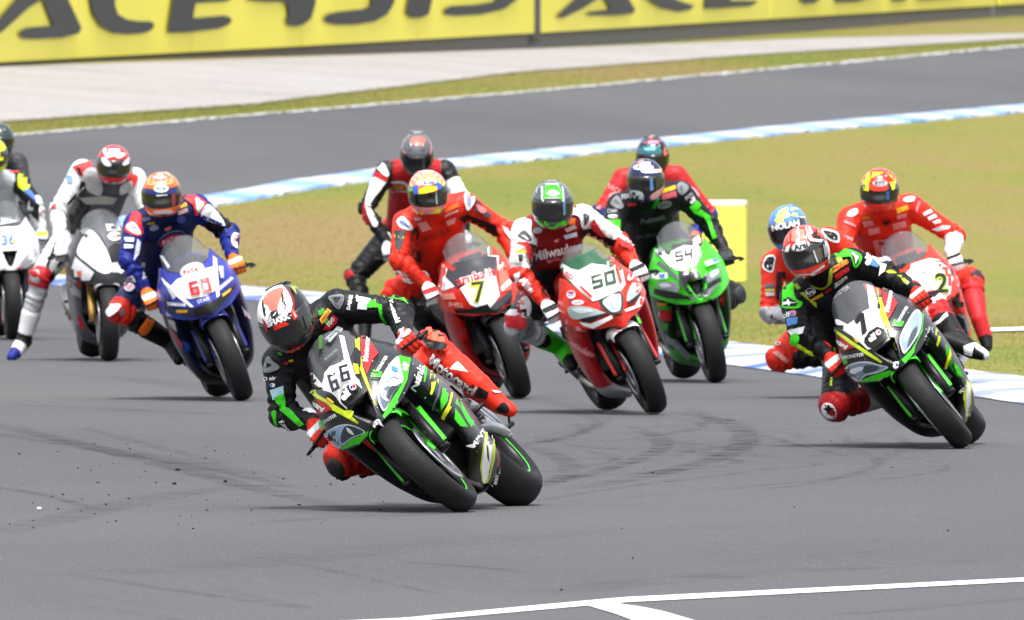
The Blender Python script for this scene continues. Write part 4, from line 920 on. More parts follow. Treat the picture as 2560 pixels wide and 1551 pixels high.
# --- behind 7
bX = Bike(1105, 880, 8, 2, 0, nose='w', side='R', belly='k', fender='k', stripe='G', tank='R', tail='R', detail=False).build('white and red motorcycle hidden behind bike 7')
rX = Rider(bX, 'rider in red, white and black suit with grey and red helmet, behind bike 7', (1042, 386, 0, 32, 0), ((966, 430), (1112, 428)), ((916, 522), (1158, 505)), ((890, 690), (1160, 700)), an=((912, 806, -.1), None),
           pel=(-.46, -.08, .95), cols=dict(torso='R', ua='k', uaL='w', fa='k', faL='k', th='k', sn='k', kn='k', helmet='g', slider='z'), boots='kkk', gloves='sww')
# --- behind 54
bH = Bike(1690, 880, 9, 3, 0, nose='B', side='B', belly='R', fender='k', stripe='G', tank='r', tail='B', detail=False).build('dark blue and red motorcycle hidden behind bike 54')
rH = Rider(bH, 'rider in red and blue suit with dark teal and orange helmet, behind bike 54', (1631, 392, 3, 20, 0), ((1558, 448), (1690, 440)), ((1502, 532), (1776, 540)), ((1560, 700), (1760, 700)),
           pel=(-.46, -.05, .95), cols=dict(torso='z', ua='z', fa='b', th='b', sn='k', helmet='141c2c'), boots='kkk', gloves='okk')
# --- behind 36
bZ = Bike(2, 826, 6, 4, 0, nose='k', side='k', belly='k', fender='k', stripe='G', tank='k', tail='k', detail=False).build('dark motorcycle hidden behind bike 36')
rZ = Rider(bZ, 'rider in dark suit with dark green and grey helmet at the far left edge', (-2, 352, 0, 12, 0), ((-76, 410), (44, 408)), ((-120, 480), (66, 486)), ((-50, 640), (80, 640)),
           pel=(-.46, 0, .93), cols=dict(torso='G', ua='G', fa='G', th='k', sn='k', helmet='2c4038'), boots='kkk', gloves='lkk')
# ------------------------------------------------------------------ liveries, numbers and suit prints
def Z(fr, items):
    """read outlines noted in an enlarged view (x0, y0, enlargement) into photograph pixels"""
    x0, y0, k = fr; out = []
    for it in items:
        if it[0] == 'T': out.append(('T', it[1], it[2], x0 + it[3] / k, y0 + it[4] / k, it[5] / k, it[6]) + tuple(it[7:]))
        elif it[0] == 'D': out += [(c, [(x0 + a / k, y0 + b / k) for a, b in q]) for c, q in digits(*it[1:])]
        elif it[0] == 'O': out.append((it[1], [(x0 + a / k, y0 + b / k) for a, b in oval(*it[2:])]))
        else: out.append((it[0], [(x0 + a / k, y0 + b / k) for a, b in it[1]]))
    return out
def digits(txt, c, u, v, h, ang, o={}):
    """square racing numerals out of bars"""
    w = o.get('w', .72); t = o.get('t', .2); gap = o.get('gap', .16); sh = o.get('sh', 0); n = len(txt); W = n * w + (n - 1) * gap; out = []
    ca, sa = math.cos(RAD(ang)), math.sin(RAD(ang))
    bars = {'t': (0, 1 - t, w, 1), 'b': (0, 0, w, t), 'g': (0, .5 - t / 2, w, .5 + t / 2), 'L': (0, 0, t, 1), 'R': (w - t, 0, w, 1), 'u': (0, .5, t, 1), 'x': (w - t, 0, w, .5), 'l': (0, 0, t, .5), 'U': (w - t, .5, w, 1)}
    use = {'0': 'tbLR', '6': 'tLbgx', '5': 'tugxb', '4': 'ugR', '2': 'tUglb', '3': 'tgbR', '1': 'R'}
    for i, ch in enumerate(txt):
        x = i * (w + gap) - W / 2
        for q in use[ch]:
            a, b, a2, b2 = bars[q]; P = []
            for px, py in ((a, b), (a2, b), (a2, b2), (a, b2)):
                X, Y = x + px, py - .5; X += Y * sh; P.append((u + h * (X * ca - Y * sa), v - h * (X * sa + Y * ca)))
            out.append((c, P))
    return out
def pts(s): return [tuple(map(float, p.split(','))) for p in s.split()]
def I(c, s): return (c, pts(s))
def paint(bike, items, h=9.0):
    P = bike.parts; return print_on(P['nose'], bike.M, items, name='livery_graphics', h=h, extra=[(P[k], bike.M) for k in ('screen', 'side1', 'side-1')])
A_, B_, C_, D_, E_ = (740, 820, 6.16), (780, 1020, 5.333), (1000, 820, 3.11), (640, 700, 6.16), (620, 680, 2.333)
def claw(c, s): return [I(c, q) for q in s.split('|')]
# ---- 66
paint(b66, Z(A_, [I('w', '35,540 100,570 260,690 400,860 430,780 440,700 520,600 680,540 745,490 700,280 668,115 740,130 790,340 840,520 880,620 920,740 970,800 1030,970 1020,995 975,900 900,850 800,890 720,960 690,1050 690,1130 790,1230 790,1260 680,1160 620,1070 540,1000 420,960 240,830 300,840 200,720 60,600'),
  I('~k', '700,1050 730,960 830,880 920,860 960,890 1040,980 960,1090 860,1180 780,1210 700,1140'),
  I('l', '905,125 985,125 985,330 1030,600 1110,830 1180,1010 1240,1180 1225,1215 1190,1130 1110,950 1030,760 980,620 1000,600 945,300 915,310'),
  I('k', '1000,345 985,360 940,310 890,420 890,490 960,560 985,600 1000,560'),
  I('R', '1000,130 1115,125 1180,260 1270,390 1180,500 1095,720 1040,580 1000,360'), ('T', 'Motocard', 'w', 1085, 310, 85, 86, dict(b=.05)),
  ('T', 'MONSTER', 'w', 1322, 555, 50, 58, dict(w=.9)), *claw('n', '1185,650 1325,690 1325,705 1180,675|1160,700 1330,720 1325,740 1155,722|1150,738 1325,750 1300,768 1150,760'),
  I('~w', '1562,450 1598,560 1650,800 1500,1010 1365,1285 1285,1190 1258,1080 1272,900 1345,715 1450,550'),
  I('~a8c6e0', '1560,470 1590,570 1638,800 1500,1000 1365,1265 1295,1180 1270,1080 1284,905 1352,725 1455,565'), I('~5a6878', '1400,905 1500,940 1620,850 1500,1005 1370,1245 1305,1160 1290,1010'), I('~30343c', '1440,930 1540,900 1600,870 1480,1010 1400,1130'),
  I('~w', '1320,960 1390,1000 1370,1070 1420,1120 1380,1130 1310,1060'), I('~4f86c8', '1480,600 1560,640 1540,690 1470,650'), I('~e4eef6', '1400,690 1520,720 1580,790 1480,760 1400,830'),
  I('n', '1575,440 1755,480 1700,820 1560,1110 1555,1220 1385,1440 1325,1370 1500,1060 1640,850 1655,790 1600,560'), ('T', 'elf', 'w', 1668, 610, 95, 72, dict(b=.04)),
  ('T', 'elf', 'w', 775, 1035, 125, 45, dict(b=.04)), ('O', 'w', 885, 922, 52, 52), ('O', 'z', 905, 915, 24, 30), ('O', 'b', 865, 930, 18, 26),
  I('e8d020', '890,570 965,580 985,720 930,730'), I('9a9ca2', '455,190 590,70 650,105 535,250'), ('T', 'JL AXON', '2a2c30', 555, 150, 46, 44), ('T', 'MONSTER', '7c8084', 560, 430, 40, 40), I('4a7a3c', '365,120 425,130 430,330 375,350'), ('T', 'TISSOT', 'k', 735, 250, 44, -78),
  ('D', '6', '24242a', 605, 850, 270, 26, dict(w=.5, t=.17, sh=.12)), ('D', '6', '24242a', 772, 722, 250, 16, dict(w=.56, t=.17, sh=.05)),
  I('l', '215,905 330,950 520,1125 700,1225 860,1325 1000,1440 980,1465 800,1370 560,1250 400,1120 220,960'), I('R', '225,1020 300,1050 510,1160 600,1250 450,1320 380,1340 300,1200'), ('T', 'otocard', 'w', 340, 1165, 80, -38, dict(b=.05)),
  I('k', '330,980 420,970 520,1060 480,1090 380,1030'), I('t', '510,1080 560,1090 630,1150 610,1170 530,1120'),
  ('T', 'Ninja', 'w', 1868, 770, 160, 72, dict(b=.03, sh=.3)), I('l', '2040,690 2120,720 2100,810 2020,830'), I('l', '2045,870 2120,850 2080,1020 2050,1000'), I('l', '2130,830 2160,830 2155,910'), I('~n', '1945,640 1980,680 1950,840 1930,830'),
  I('e', '2180,840 2215,850 2130,1240 2100,1250'), I('n', '2215,960 2310,990 2290,1150 2250,1250 2200,1100'), I('y', '2345,1020 2375,1040 2330,1220 2360,1240 2300,1390 2250,1360 2310,1190'), ('O', 's', 1998, 1040, 16, 16)]) +
 Z(B_, [('T', 'MONSTER', 'w', 262, 140, 42, 27, dict(w=.9)), *claw('n', '135,150 152,150 175,270 160,265|158,145 175,150 195,270 180,268|180,150 192,155 208,262 200,268'),
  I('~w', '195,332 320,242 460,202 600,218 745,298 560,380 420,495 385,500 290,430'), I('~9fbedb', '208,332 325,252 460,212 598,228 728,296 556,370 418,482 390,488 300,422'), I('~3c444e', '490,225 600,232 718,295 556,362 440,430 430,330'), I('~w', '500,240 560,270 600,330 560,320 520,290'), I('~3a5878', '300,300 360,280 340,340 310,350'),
  I('n', '850,312 790,272 680,345 560,385 440,490 430,520 500,500 620,450 730,450 780,390'), I('k', '830,150 920,130 970,190 860,310 800,260'), ('O', 'w', 872, 210, 40, 46), ('O', 'k', 872, 185, 7, 8), ('O', 'k', 872, 235, 7, 8), ('O', 'k', 850, 210, 7, 8), ('O', 'k', 894, 210, 7, 8)]) +
 Z(C_, [*claw('n', '392,600 412,570 430,620 520,740 528,792 480,722 440,640|440,590 470,650 545,770 535,780 450,640|400,640 440,690 500,780 480,770 420,700'),
  ('T', 'MPVT', 'w', 583, 865, 38, 52), I('l', '640,755 700,800 690,1000 645,1185 603,1228 588,1070 615,880'), I('w', '648,775 682,815 672,1000 638,1165 606,1205 598,1070 624,885'), I('k', '630,910 645,930 655,1040 640,1000'), I('l', '690,810 700,830 695,1010 650,1180 670,1000'),
  I('R', '730,880 770,980 815,1120 800,1200 720,1300 650,1355 700,1180'), I('e8c8cc', '745,1040 790,1100 800,1160 735,1250 725,1120'), ('T', 'Kawasaki', 'w', 690, 1200, 34, 75)]), h=7)
r66.deco('body', Z(D_, [I('~v', '1120,260 1230,232 1340,235 1345,330 1290,440 1240,440 1150,330'), I('~e', '1150,275 1330,250 1325,330 1280,420 1245,420'), I('~k', '1185,280 1300,270 1240,350'), ('T', 'DAINE', 'w', 1440, 350, 58, 78, dict(b=.04)), ('T', 'elf', 'w', 1560, 290, 70, 70, dict(b=.04)),
  I('c6dce6', '1590,260 1770,295 1700,460 1555,450'), I('n', '1700,390 1750,330 1840,300 1850,370 1930,380 1945,560 2015,650 2115,720 2095,755 1965,665 1895,545 1880,425 1705,430'),
  I('~n', '1960,262 2060,212 2230,225 2310,320 2350,390 2280,330 2160,295 2050,292'), ('T', 'Kawasaki', 'w', 2135, 490, 78, -70, dict(b=.04)),
  I('N', '950,490 1040,440 1060,500 980,560'), I('N', '1040,640 1100,590 1120,640 1070,690'), I('t', '975,610 1100,440 1165,480 1010,690'), ('T', 'PIRELLI', 'z', 1070, 560, 46, 55, dict(b=.03)), I('R', '1020,770 1050,720 1180,545 1250,590 1230,660 1110,770'), ('T', 'FIXI', 'w', 1140, 650, 60, 52), I('w', '1190,770 1245,705 1330,750 1300,800'),
  I('~v', '145,1265 195,1185 260,1240 350,1330 335,1385 150,1425'), I('~k', '185,1280 250,1320 180,1350'), I('N', '340,1120 390,1110 420,1160 380,1160'), I('t', '500,1230 560,1205 580,1235 520,1260'), I('z', '420,1270 480,1250 500,1280 460,1300')]) +
 Z(E_, [('T', 'D air', 'w', 133, 622, 24, 2), ('O', 'w', 148, 662, 14, 11), ('O', 'h', 140, 662, 7, 8), I('a8ccd8', '135,690 205,668 208,715 150,745'), I('n', '158,735 205,712 218,785 262,815 335,888 308,898 245,850 190,805'), I('~n', '143,830 165,812 182,925 162,905'), ('T', 'Kawasaki', 'w', 235, 910, 24, -48),
  ('T', 'Motocard', '6a1a14', 1198, 606, 62, -37, dict(b=.09)), ('T', 'Motocard', 'w', 1196, 602, 62, -37, dict(b=.035)), I('w', '1185,568 1225,530 1290,592'), I('~k', '985,365 1000,345 1050,400 1150,425 1155,462 1050,445'), I('~fb6448', '1040,340 1080,330 1130,375 1140,420 1060,390'), I('~k', '455,1180 560,1185 700,1170 650,1200 520,1205')]), h=8)
r66.deco('boot1', Z(E_, [I('k', '1315,735 1345,668 1405,705 1390,742'), I('~k', '1450,800 1490,760 1522,792 1516,822 1465,818'), I('w', '1420,690 1480,695 1500,705 1440,705')]))
r66.deco('helmet', Z(D_, [I('~w', '55,450 110,290 230,160 380,88 470,160 540,290 562,430 520,505 480,470 440,420 380,515 330,520 220,520 200,570 160,660 70,570'), I('~f46a58', '112,300 220,180 350,128 425,130 400,240 340,400 325,460 230,480 180,400 130,370'),
  I('~m', '425,88 540,200 592,350 572,520 550,440 560,330 500,190'), I('r', '530,490 570,440 645,565 585,625'), I('w', '560,470 620,560 605,580'), I('k', '225,500 330,460 350,540 300,610 240,590'), I('w', '260,560 300,500 320,490 290,550'),
  ('T', 'SHARK', 'w', 345, 622, 92, 22, dict(b=.05)), I('r', '280,700 440,640 515,680 280,782'), I('z', '100,580 150,640 195,790 160,790'), I('r', '440,1110 590,1050 725,985 730,1060 640,1205 560,1180'), *claw('l', '520,105 560,150 620,235 590,140|540,100 640,130 770,240 640,150|560,85 640,95 760,190 660,120')]), h=8)
r66.deco('visor', Z(D_, [I('2c3634', '720,560 860,480 880,560 830,700 790,770')]), h=8)
for g_, q in (('glove1', '860,345 960,290 985,330 890,390'), ('glove-1', '330,920 355,925 350,1000 320,985')): r66.deco(g_, Z(E_, [I('~s', q)]))
# ---- 1
F1, F2, F4, F3 = (1920, 540, 5.333), (2040, 700, 3.393), (1880, 490, 2.53), (2080, 400, 3.245)
paint(b1, Z(F2, [('T', 'MONSTER', '9aa0a6', 195, 115, 34, 33), I('w', '130,315 200,340 270,380 330,340 400,270 455,245 440,120 430,40 480,60 520,180 560,330 600,420 610,490 580,420 520,395 450,440 410,500 410,540 470,585 440,592 330,490 190,400'),
  I('~k', '420,510 470,440 530,415 590,440 605,480 540,550 480,580 430,560'), ('T', 'elf', 'w', 478, 490, 56, 34, dict(b=.04)), ('O', 'w', 530, 448, 22, 22), ('O', 'z', 536, 446, 10, 13), I('1c1a1e', '370,284 408,280 436,436 392,474'), I('1c1a1e', '372,282 396,300 350,376 326,352'),
  I('l', '515,70 550,70 560,180 620,370 690,580 685,605 665,580 600,400 550,330 530,180'), I('k', '540,180 520,200 520,240 550,250'), I('R', '560,75 610,85 690,200 640,300 615,340 570,190'), ('T', 'Motocard', 'w', 618, 170, 44, 80, dict(b=.05)),
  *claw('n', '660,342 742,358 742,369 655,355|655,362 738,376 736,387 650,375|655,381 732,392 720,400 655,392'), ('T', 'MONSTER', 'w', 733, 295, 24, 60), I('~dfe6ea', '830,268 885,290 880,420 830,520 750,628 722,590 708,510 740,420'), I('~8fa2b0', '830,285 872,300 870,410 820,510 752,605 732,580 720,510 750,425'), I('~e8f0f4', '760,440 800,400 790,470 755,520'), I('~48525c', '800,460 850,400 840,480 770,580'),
  I('n', '870,275 905,300 895,440 835,560 825,620 750,712 722,680 800,600 850,520 890,420 895,310'), I('l', '130,385 200,440 330,530 450,610 570,690 560,705 430,630 300,545 130,412'), I('R', '130,430 200,470 340,575 240,605 200,600'), ('T', 'otocard', 'w', 205, 525, 42, -37, dict(b=.05)), I('t', '320,490 345,500 380,535 350,530'),
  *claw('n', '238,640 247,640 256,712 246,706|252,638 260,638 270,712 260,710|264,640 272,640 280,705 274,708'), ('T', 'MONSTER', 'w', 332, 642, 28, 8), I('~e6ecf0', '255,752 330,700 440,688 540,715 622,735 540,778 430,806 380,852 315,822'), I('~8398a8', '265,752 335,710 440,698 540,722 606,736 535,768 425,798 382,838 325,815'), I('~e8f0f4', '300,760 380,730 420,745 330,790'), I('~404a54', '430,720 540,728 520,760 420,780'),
  I('n', '660,772 640,758 520,790 400,840 385,860 470,850 590,850'), I('k', '640,740 700,680 730,720 665,775'), ('O', 'w', 683, 725, 20, 23), I('l', '1000,420 1020,440 1010,480 995,470'), I('l', '1020,480 1040,490 1030,560 1018,540'), ('T', 'Ninja', 's', 945, 470, 60, 78), I('N', '1075,550 1105,570 1170,760 1225,830 1200,810 1120,700'), I('y', '1118,590 1132,650 1120,742 1093,745 1110,680'), I('n', '1150,690 1190,740 1232,830 1200,805'),
  I('l', '1255,850 1295,890 1296,1100 1270,1245 1252,1215 1245,1080'), I('w', '1264,870 1286,900 1287,1095 1268,1225 1258,1200 1254,1080'), ('T', 'MPV', 'w', 1245, 925, 24, 60)]), h=7)
r1.deco('body', Z(F1, [I('~n', '240,900 340,895 350,1040 390,1120 460,1160 400,1235 200,1225 188,1150 200,980'), I('k', '205,1120 270,1080 395,1160 372,1212 208,1205'), I('w', '200,1150 250,1145 270,1105 290,1148 395,1160 300,1168 285,1205 255,1175 210,1190'),
  I('~n', '895,480 1000,445 1110,458 1245,530 1222,640 1150,692 1110,560 1050,545 920,558'), I('k', '1100,470 1225,530 1200,625 1160,655 1120,540'), I('w', '1110,480 1170,520 1210,540 1185,600 1165,640 1155,560'),
  I('9aa828', '900,560 980,555 1000,600 930,640'), I('t', '858,690 1050,578 1078,622 870,762'), ('T', 'PIRELLI', 'z', 965, 668, 55, 30, dict(b=.03)), I('R', '880,785 1068,678 1090,720 900,862'), I('w', '870,905 1040,798 1062,830 890,965'), ('T', 'JL AXON', 'k', 965, 880, 50, 30), I('~8f9c24', '560,915 700,955 785,900 800,740 850,700 852,820 830,905 730,975 640,968'),
  ('O', 'w', 562, 1012, 75, 52, 22), ('O', 'd', 562, 1012, 68, 46, 22), ('T', 'Arai', 'w', 562, 1012, 60, 22), I('a8b030', '430,1030 480,1010 560,1110 640,1150 650,1220 600,1180'), I('t', '560,1110 715,1015 730,1060 575,1140'), I('z', '730,1005 850,928 862,960 760,1032'), I('a0ae26', '350,920 400,905 450,960 400,985'),
  ('T', 'elf', 'w', 1322, 590, 105, 62, dict(b=.04)), I('h', '1370,590 1482,622 1455,692 1355,662'), I('eef0f0', '1350,505 1440,555 1565,660 1540,745 1465,800 1490,680 1400,590'), I('~a8b828', '1560,740 1700,752 1870,885 1855,925 1720,800 1600,770'), I('w', '1860,880 1900,900 1880,930'),
  ('T', 'elf', 'w', 262, 1325, 70, 4), ('O', 'p', 338, 1312, 42, 40), ('O', 'h', 325, 1320, 18, 24), I('h', '262,1378 398,1368 388,1462 280,1475')]) +
 Z(F4, [I('d8dcde', '232,852 332,828 326,870 258,888'), I('~n', '252,885 300,875 292,930 290,1000 262,970'), I('l', '285,935 300,932 405,1008 392,1022 290,950'), ('T', 'Kawasaki', 'w', 325, 1012, 24, -35), I('l', '515,945 529,945 531,1002 515,1002'), I('l', '500,1150 512,1148 510,1215 498,1215')]) + Z(F2, [I('w', '960,382 1050,352 1108,285 1122,320 1062,378 975,402'), ('T', 'Shoei', 'w', 940, 280, 40, -70)]), h=8)
r1.deco('slider-1', Z(F4, [I('k', '450,1345 475,1340 485,1315 495,1340 525,1345 490,1360 480,1385 470,1360')]))
r1.deco('boot1', Z(F2, [I('w', '1250,562 1340,530 1492,580 1490,625 1450,600 1410,556 1340,562 1322,650 1260,632')]))
r1.deco('helmet', Z(F1, [I('f08070', '250,200 330,110 470,75 490,230 470,330 380,350 270,340'), I('w', '345,110 405,92 425,340 372,352 395,250'), I('w', '245,420 300,375 275,480 212,505 232,450'), I('w', '490,80 600,100 560,140 600,240 562,250 602,308 735,318 705,352 560,335 515,260 500,150'), I('k', '612,118 700,180 765,290 742,318 622,300 590,232 640,210'), *claw('8ab840', '645,150 680,190 750,260 700,180|660,140 720,190 740,215|640,180 670,220 720,260'),
  ('O', 'k', 437, 405, 128, 70, 18), ('O', 'w', 437, 405, 120, 62, 18), ('O', 'k', 437, 405, 110, 54, 18), ('O', 'w', 437, 405, 104, 50, 18), ('T', 'Arai', 'k', 437, 405, 82, 18, dict(b=.04)), I('k', '395,275 412,280 410,305 392,300'), I('w', '740,330 830,420 845,540 800,640 780,500'), I('v', '720,380 780,400 800,520 750,560'),
  I('d8dcdc', '390,770 560,760 740,645 745,670 600,770 420,790'), I('w', '460,800 600,770 745,720 748,800 600,885 500,890'), I('R', '515,810 672,750 692,800 540,868'), ('O', 'w', 615, 825, 75, 32, 20), ('O', 'R', 615, 825, 65, 25, 20), *claw('N', '725,700 740,700 745,760 735,750|748,695 760,690 765,750 755,745')]), h=8)
r1.deco('visor', Z(F1, [I('4a4234', '605,462 720,412 752,600 672,662'), I('b8bcc0', '596,465 612,458 684,660 668,668')]), h=8)
# ---- 2
paint(b2, Z(F3, [I('w', '590,930 640,880 800,840 880,830 940,870 985,960 960,1085 860,1170 700,1100'), I('r', '960,1085 985,870 1050,800 1120,890 1130,990 1050,1070 900,1180 860,1170'), I('w', '1000,880 1040,850 1050,870 1010,905'), I('w', '1000,940 1070,890 1080,915 1010,970'), I('w', '1010,1010 1090,950 1100,975 1020,1030'), I('G', '880,720 960,675 970,850 985,960 940,870 885,830'), I('w', '640,850 790,800 880,815 640,880'), I('k', '890,1190 1010,1070 1065,1035 1068,1190 960,1215'), I('v', '960,1230 1085,1260 1140,1450 1040,1440'), I('k', '1000,1250 1070,1290 1110,1440 1050,1430'), I('r', '1068,1050 1110,1060 1140,1240 1080,1220'),
  ('T', '2', 'b8c820', 885, 1000, 172, 2, dict(b=.06)), ('T', '2', '1c1c20', 885, 1000, 160, 2, dict(b=.02)), I('c8d0f0', '700,900 780,870 770,900 720,920')]), h=8)
r2.deco('body', Z(F3, [I('~w', '120,450 150,410 200,395 212,430 165,462'), I('~w', '578,320 620,298 672,300 660,335 600,342'), I('p', '98,488 192,530 190,548 98,508'), I('p', '100,610 170,635 165,660 100,630'), I('p', '676,395 700,330 716,340 690,432'), I('w', '735,430 800,402 815,425 750,455'), I('w', '770,465 835,440 850,465 790,490'), I('w', '810,500 870,480 885,505 835,522'), I('t', '520,395 612,368 622,400 530,435'), I('c08020', '245,465 305,455 310,478 250,485'), I('p', '245,500 330,485 340,530 260,545'), I('p', '290,560 380,545 385,590 300,610'), I('p', '490,520 590,492 602,540 500,572'), I('p', '520,450 600,430 600,460 530,480'), I('k', '400,500 480,480 440,535'), I('p', '330,650 525,635 500,760 360,775'), ('T', 'feruel', 'k', 430, 665, 34, 6), I('w', '810,560 900,530 960,540 950,560 860,575'), I('k', '960,570 990,580 1010,630 985,620')]), h=8)
r2.deco('helmet', Z(F3, [I('~y', '243,130 290,60 360,38 480,48 525,110 505,165 440,105 380,118 320,150 300,182 243,175'), I('y', '243,190 300,182 300,255 243,248'), I('y', '465,180 512,170 545,200 535,245 490,250'), I('~r', '320,180 380,118 440,180 450,240 380,255 310,240'), ('O', 's', 390, 190, 60, 25), ('T', 'KYT', 'k', 390, 190, 32, 0, dict(b=.03))]), h=8)
r2.deco('visor', Z(F3, [I('2a4c80', '435,255 466,252 466,395 440,400')]))
# ---- blue helmet
r33.deco('helmet', Z(F4, [I('~e6dc70', '170,100 230,75 310,90 330,140 240,128 165,165'), I('~h', '220,100 260,95 250,120'), I('~e6dc70', '140,150 200,150 180,185'), ('T', 'NOLAN', '203050', 212, 187, 44, 12, dict(b=.1)), ('T', 'NOLAN', 'w', 212, 186, 40, 12, dict(b=.045))]))
r33.deco('body', Z(F4, [I('~w', '68,430 98,378 148,382 142,435 128,485 78,465'), I('~k', '76,430 102,388 140,390 134,432 122,474 84,458'), I('~w', '440,212 520,222 550,250 545,295 480,275'), I('~k', '450,220 515,230 540,252 537,282 486,266'), I('k', '158,480 212,480 205,690 150,645'), I('g', '80,558 140,556 142,580 80,582'), I('b8b858', '84,590 142,588 142,604 86,606'), I('s', '85,614 142,612 140,632 90,634'), ('T', 'ducat', 'k', 150, 775, 26, -28), ('T', 'AD', 'w', 150, 935, 22, 5, dict(w=1.6)), I('e8a0a0', '130,990 160,985 230,1040 220,1060 150,1010'), I('k', '100,800 185,830 190,880 110,890'), ('T', 'ONE', 'p', 150, 850, 40, 80)]))
# ---- 50
F5, F6 = (1250, 430, 3.7325), (1380, 600, 3.319)
paint(b50, Z(F6, [I('2a5a40', '20,270 90,190 440,40 560,120 615,380 340,520 130,340'), I('w', '85,195 160,240 220,255 330,200 460,215 450,110 430,60 510,70 550,130 585,260 608,370 570,425 400,492 340,512 250,440 140,330 60,250'), I('d8efdc', '240,372 340,292 480,248 552,330 560,372 330,442'), ('D', '50', '24382c', 428, 330, 112, 16, dict(w=.82, t=.22, sh=.12)),
  I('r', '205,370 226,364 342,470 326,486'), I('r', '520,230 545,234 582,352 560,366'), ('T', 'BID', 'z', 145, 300, 40, -36, dict(b=.03)), ('T', 'LEE', 'p', 498, 145, 36, 80), ('O', 'w', 165, 455, 36, 34), ('O', 'z', 165, 440, 26, 12), ('T', 'GULF', 'q', 165, 462, 16, 6), ('O', 'w', 222, 521, 50, 20), ('T', 'aprilia', 'z', 222, 521, 22, 2), ('O', 'w', 655, 300, 24, 50, -30),
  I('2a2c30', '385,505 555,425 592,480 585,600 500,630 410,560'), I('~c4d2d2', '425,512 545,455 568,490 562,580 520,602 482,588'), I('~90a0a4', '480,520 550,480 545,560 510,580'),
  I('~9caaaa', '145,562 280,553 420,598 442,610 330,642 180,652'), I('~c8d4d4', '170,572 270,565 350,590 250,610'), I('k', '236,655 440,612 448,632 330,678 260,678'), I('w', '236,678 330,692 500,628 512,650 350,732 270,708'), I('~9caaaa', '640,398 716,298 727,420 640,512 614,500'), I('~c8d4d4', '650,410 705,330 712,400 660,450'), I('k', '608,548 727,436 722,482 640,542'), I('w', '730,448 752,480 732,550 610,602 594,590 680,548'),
  ('T', 'Milwaukee', 'p', 225, 875, 50, -36, dict(b=.03)), I('p', '150,830 310,940 300,950 150,845'), I('p', '190,725 270,745 268,755 190,735'), I('s', '130,660 140,662 140,760 130,740')]), h=8)
b50.deco('fender', Z(F6, [('O', 'z', 555, 740, 40, 24, 10), ('O', 'w', 555, 740, 34, 18, 10), ('O', 'z', 555, 740, 26, 12, 10)]))
r50.deco('body', Z(F5, [I('~w', '185,460 290,448 292,560 322,640 262,664 128,622 148,540'), I('~4a4c54', '165,600 230,545 295,632 250,645'), I('w', '200,590 240,600 280,635 250,635'), I('~w', '655,348 750,345 865,410 842,480 802,532 758,512 738,422 658,392'), I('~4a4c54', '778,388 835,420 792,505 780,450'), I('k', '740,545 860,525 1000,610 1095,640 1062,695 900,662 755,625'), ('T', 'Milwaukee', 'w', 545, 735, 92, 13, dict(b=.03, w=.9)), ('T', 'aprilia', 'p', 500, 820, 52, 10), I('o', '630,440 700,430 702,490 640,492'), I('d8c8c0', '600,530 690,492 716,522 620,562'), I('d8e0f0', '594,592 712,560 718,600 610,625'), ('O', 's', 350, 545, 45, 28, 10), I('p', '495,640 550,620 545,650 510,660'),
  I('~k', '285,935 520,900 580,960 540,1100 430,1170 330,980'), I('k', '268,672 330,682 340,900 285,960 268,900'), I('z', '140,665 258,655 305,745 296,850 262,820 232,700'), I('t', '150,735 242,730 242,760 150,766'), I('d0d0c0', '110,780 210,770 210,850 130,850'), I('k', '170,780 212,775 208,840 180,840'), I('z', '835,490 870,440 960,570 1010,610 940,600 860,540'), I('z', '1100,650 1140,700 1280,740 1200,600 1130,590'), I('w', '1090,600 1130,590 1200,640 1280,740 1240,700'),
  I('~d4d4d6', '110,1085 190,1108 282,1230 252,1372 58,1332'), I('z', '40,1330 245,1372 235,1462 15,1445'), ('T', 'adrines', 'z', 190, 1235, 72, 76, dict(b=.02)), ('T', 'Milw', 'w', 260, 1060, 62, -45, dict(b=.03)), I('w', '135,960 190,940 160,1100 180,1110 150,1060')]), h=8)
r50.deco('helmet', Z(F5, [I('w', '382,72 480,36 578,72 602,272 575,278 562,248 420,248 405,282 388,262'), I('n', '398,78 480,44 565,78 588,268 570,270 560,240 420,240 410,272 400,258'), I('N', '410,150 480,120 560,150 540,165 480,140 430,165'), ('O', 'w', 495, 203, 60, 24), ('T', 'SHOEI', 'g', 495, 203, 28, 0), I('~n', '420,455 480,512 560,470 590,455 622,480 590,552 500,575 430,532'), I('n', '330,420 400,480 430,540 380,500'), I('n', '640,440 620,500 570,560 600,500'), I('s', '600,90 640,130 660,180 630,170'), I('9aa0a4', '340,180 370,100 350,210')]), h=8)
r50.deco('visor', Z(F5, [I('5a7ea6', '584,272 610,276 612,400 590,408')]))
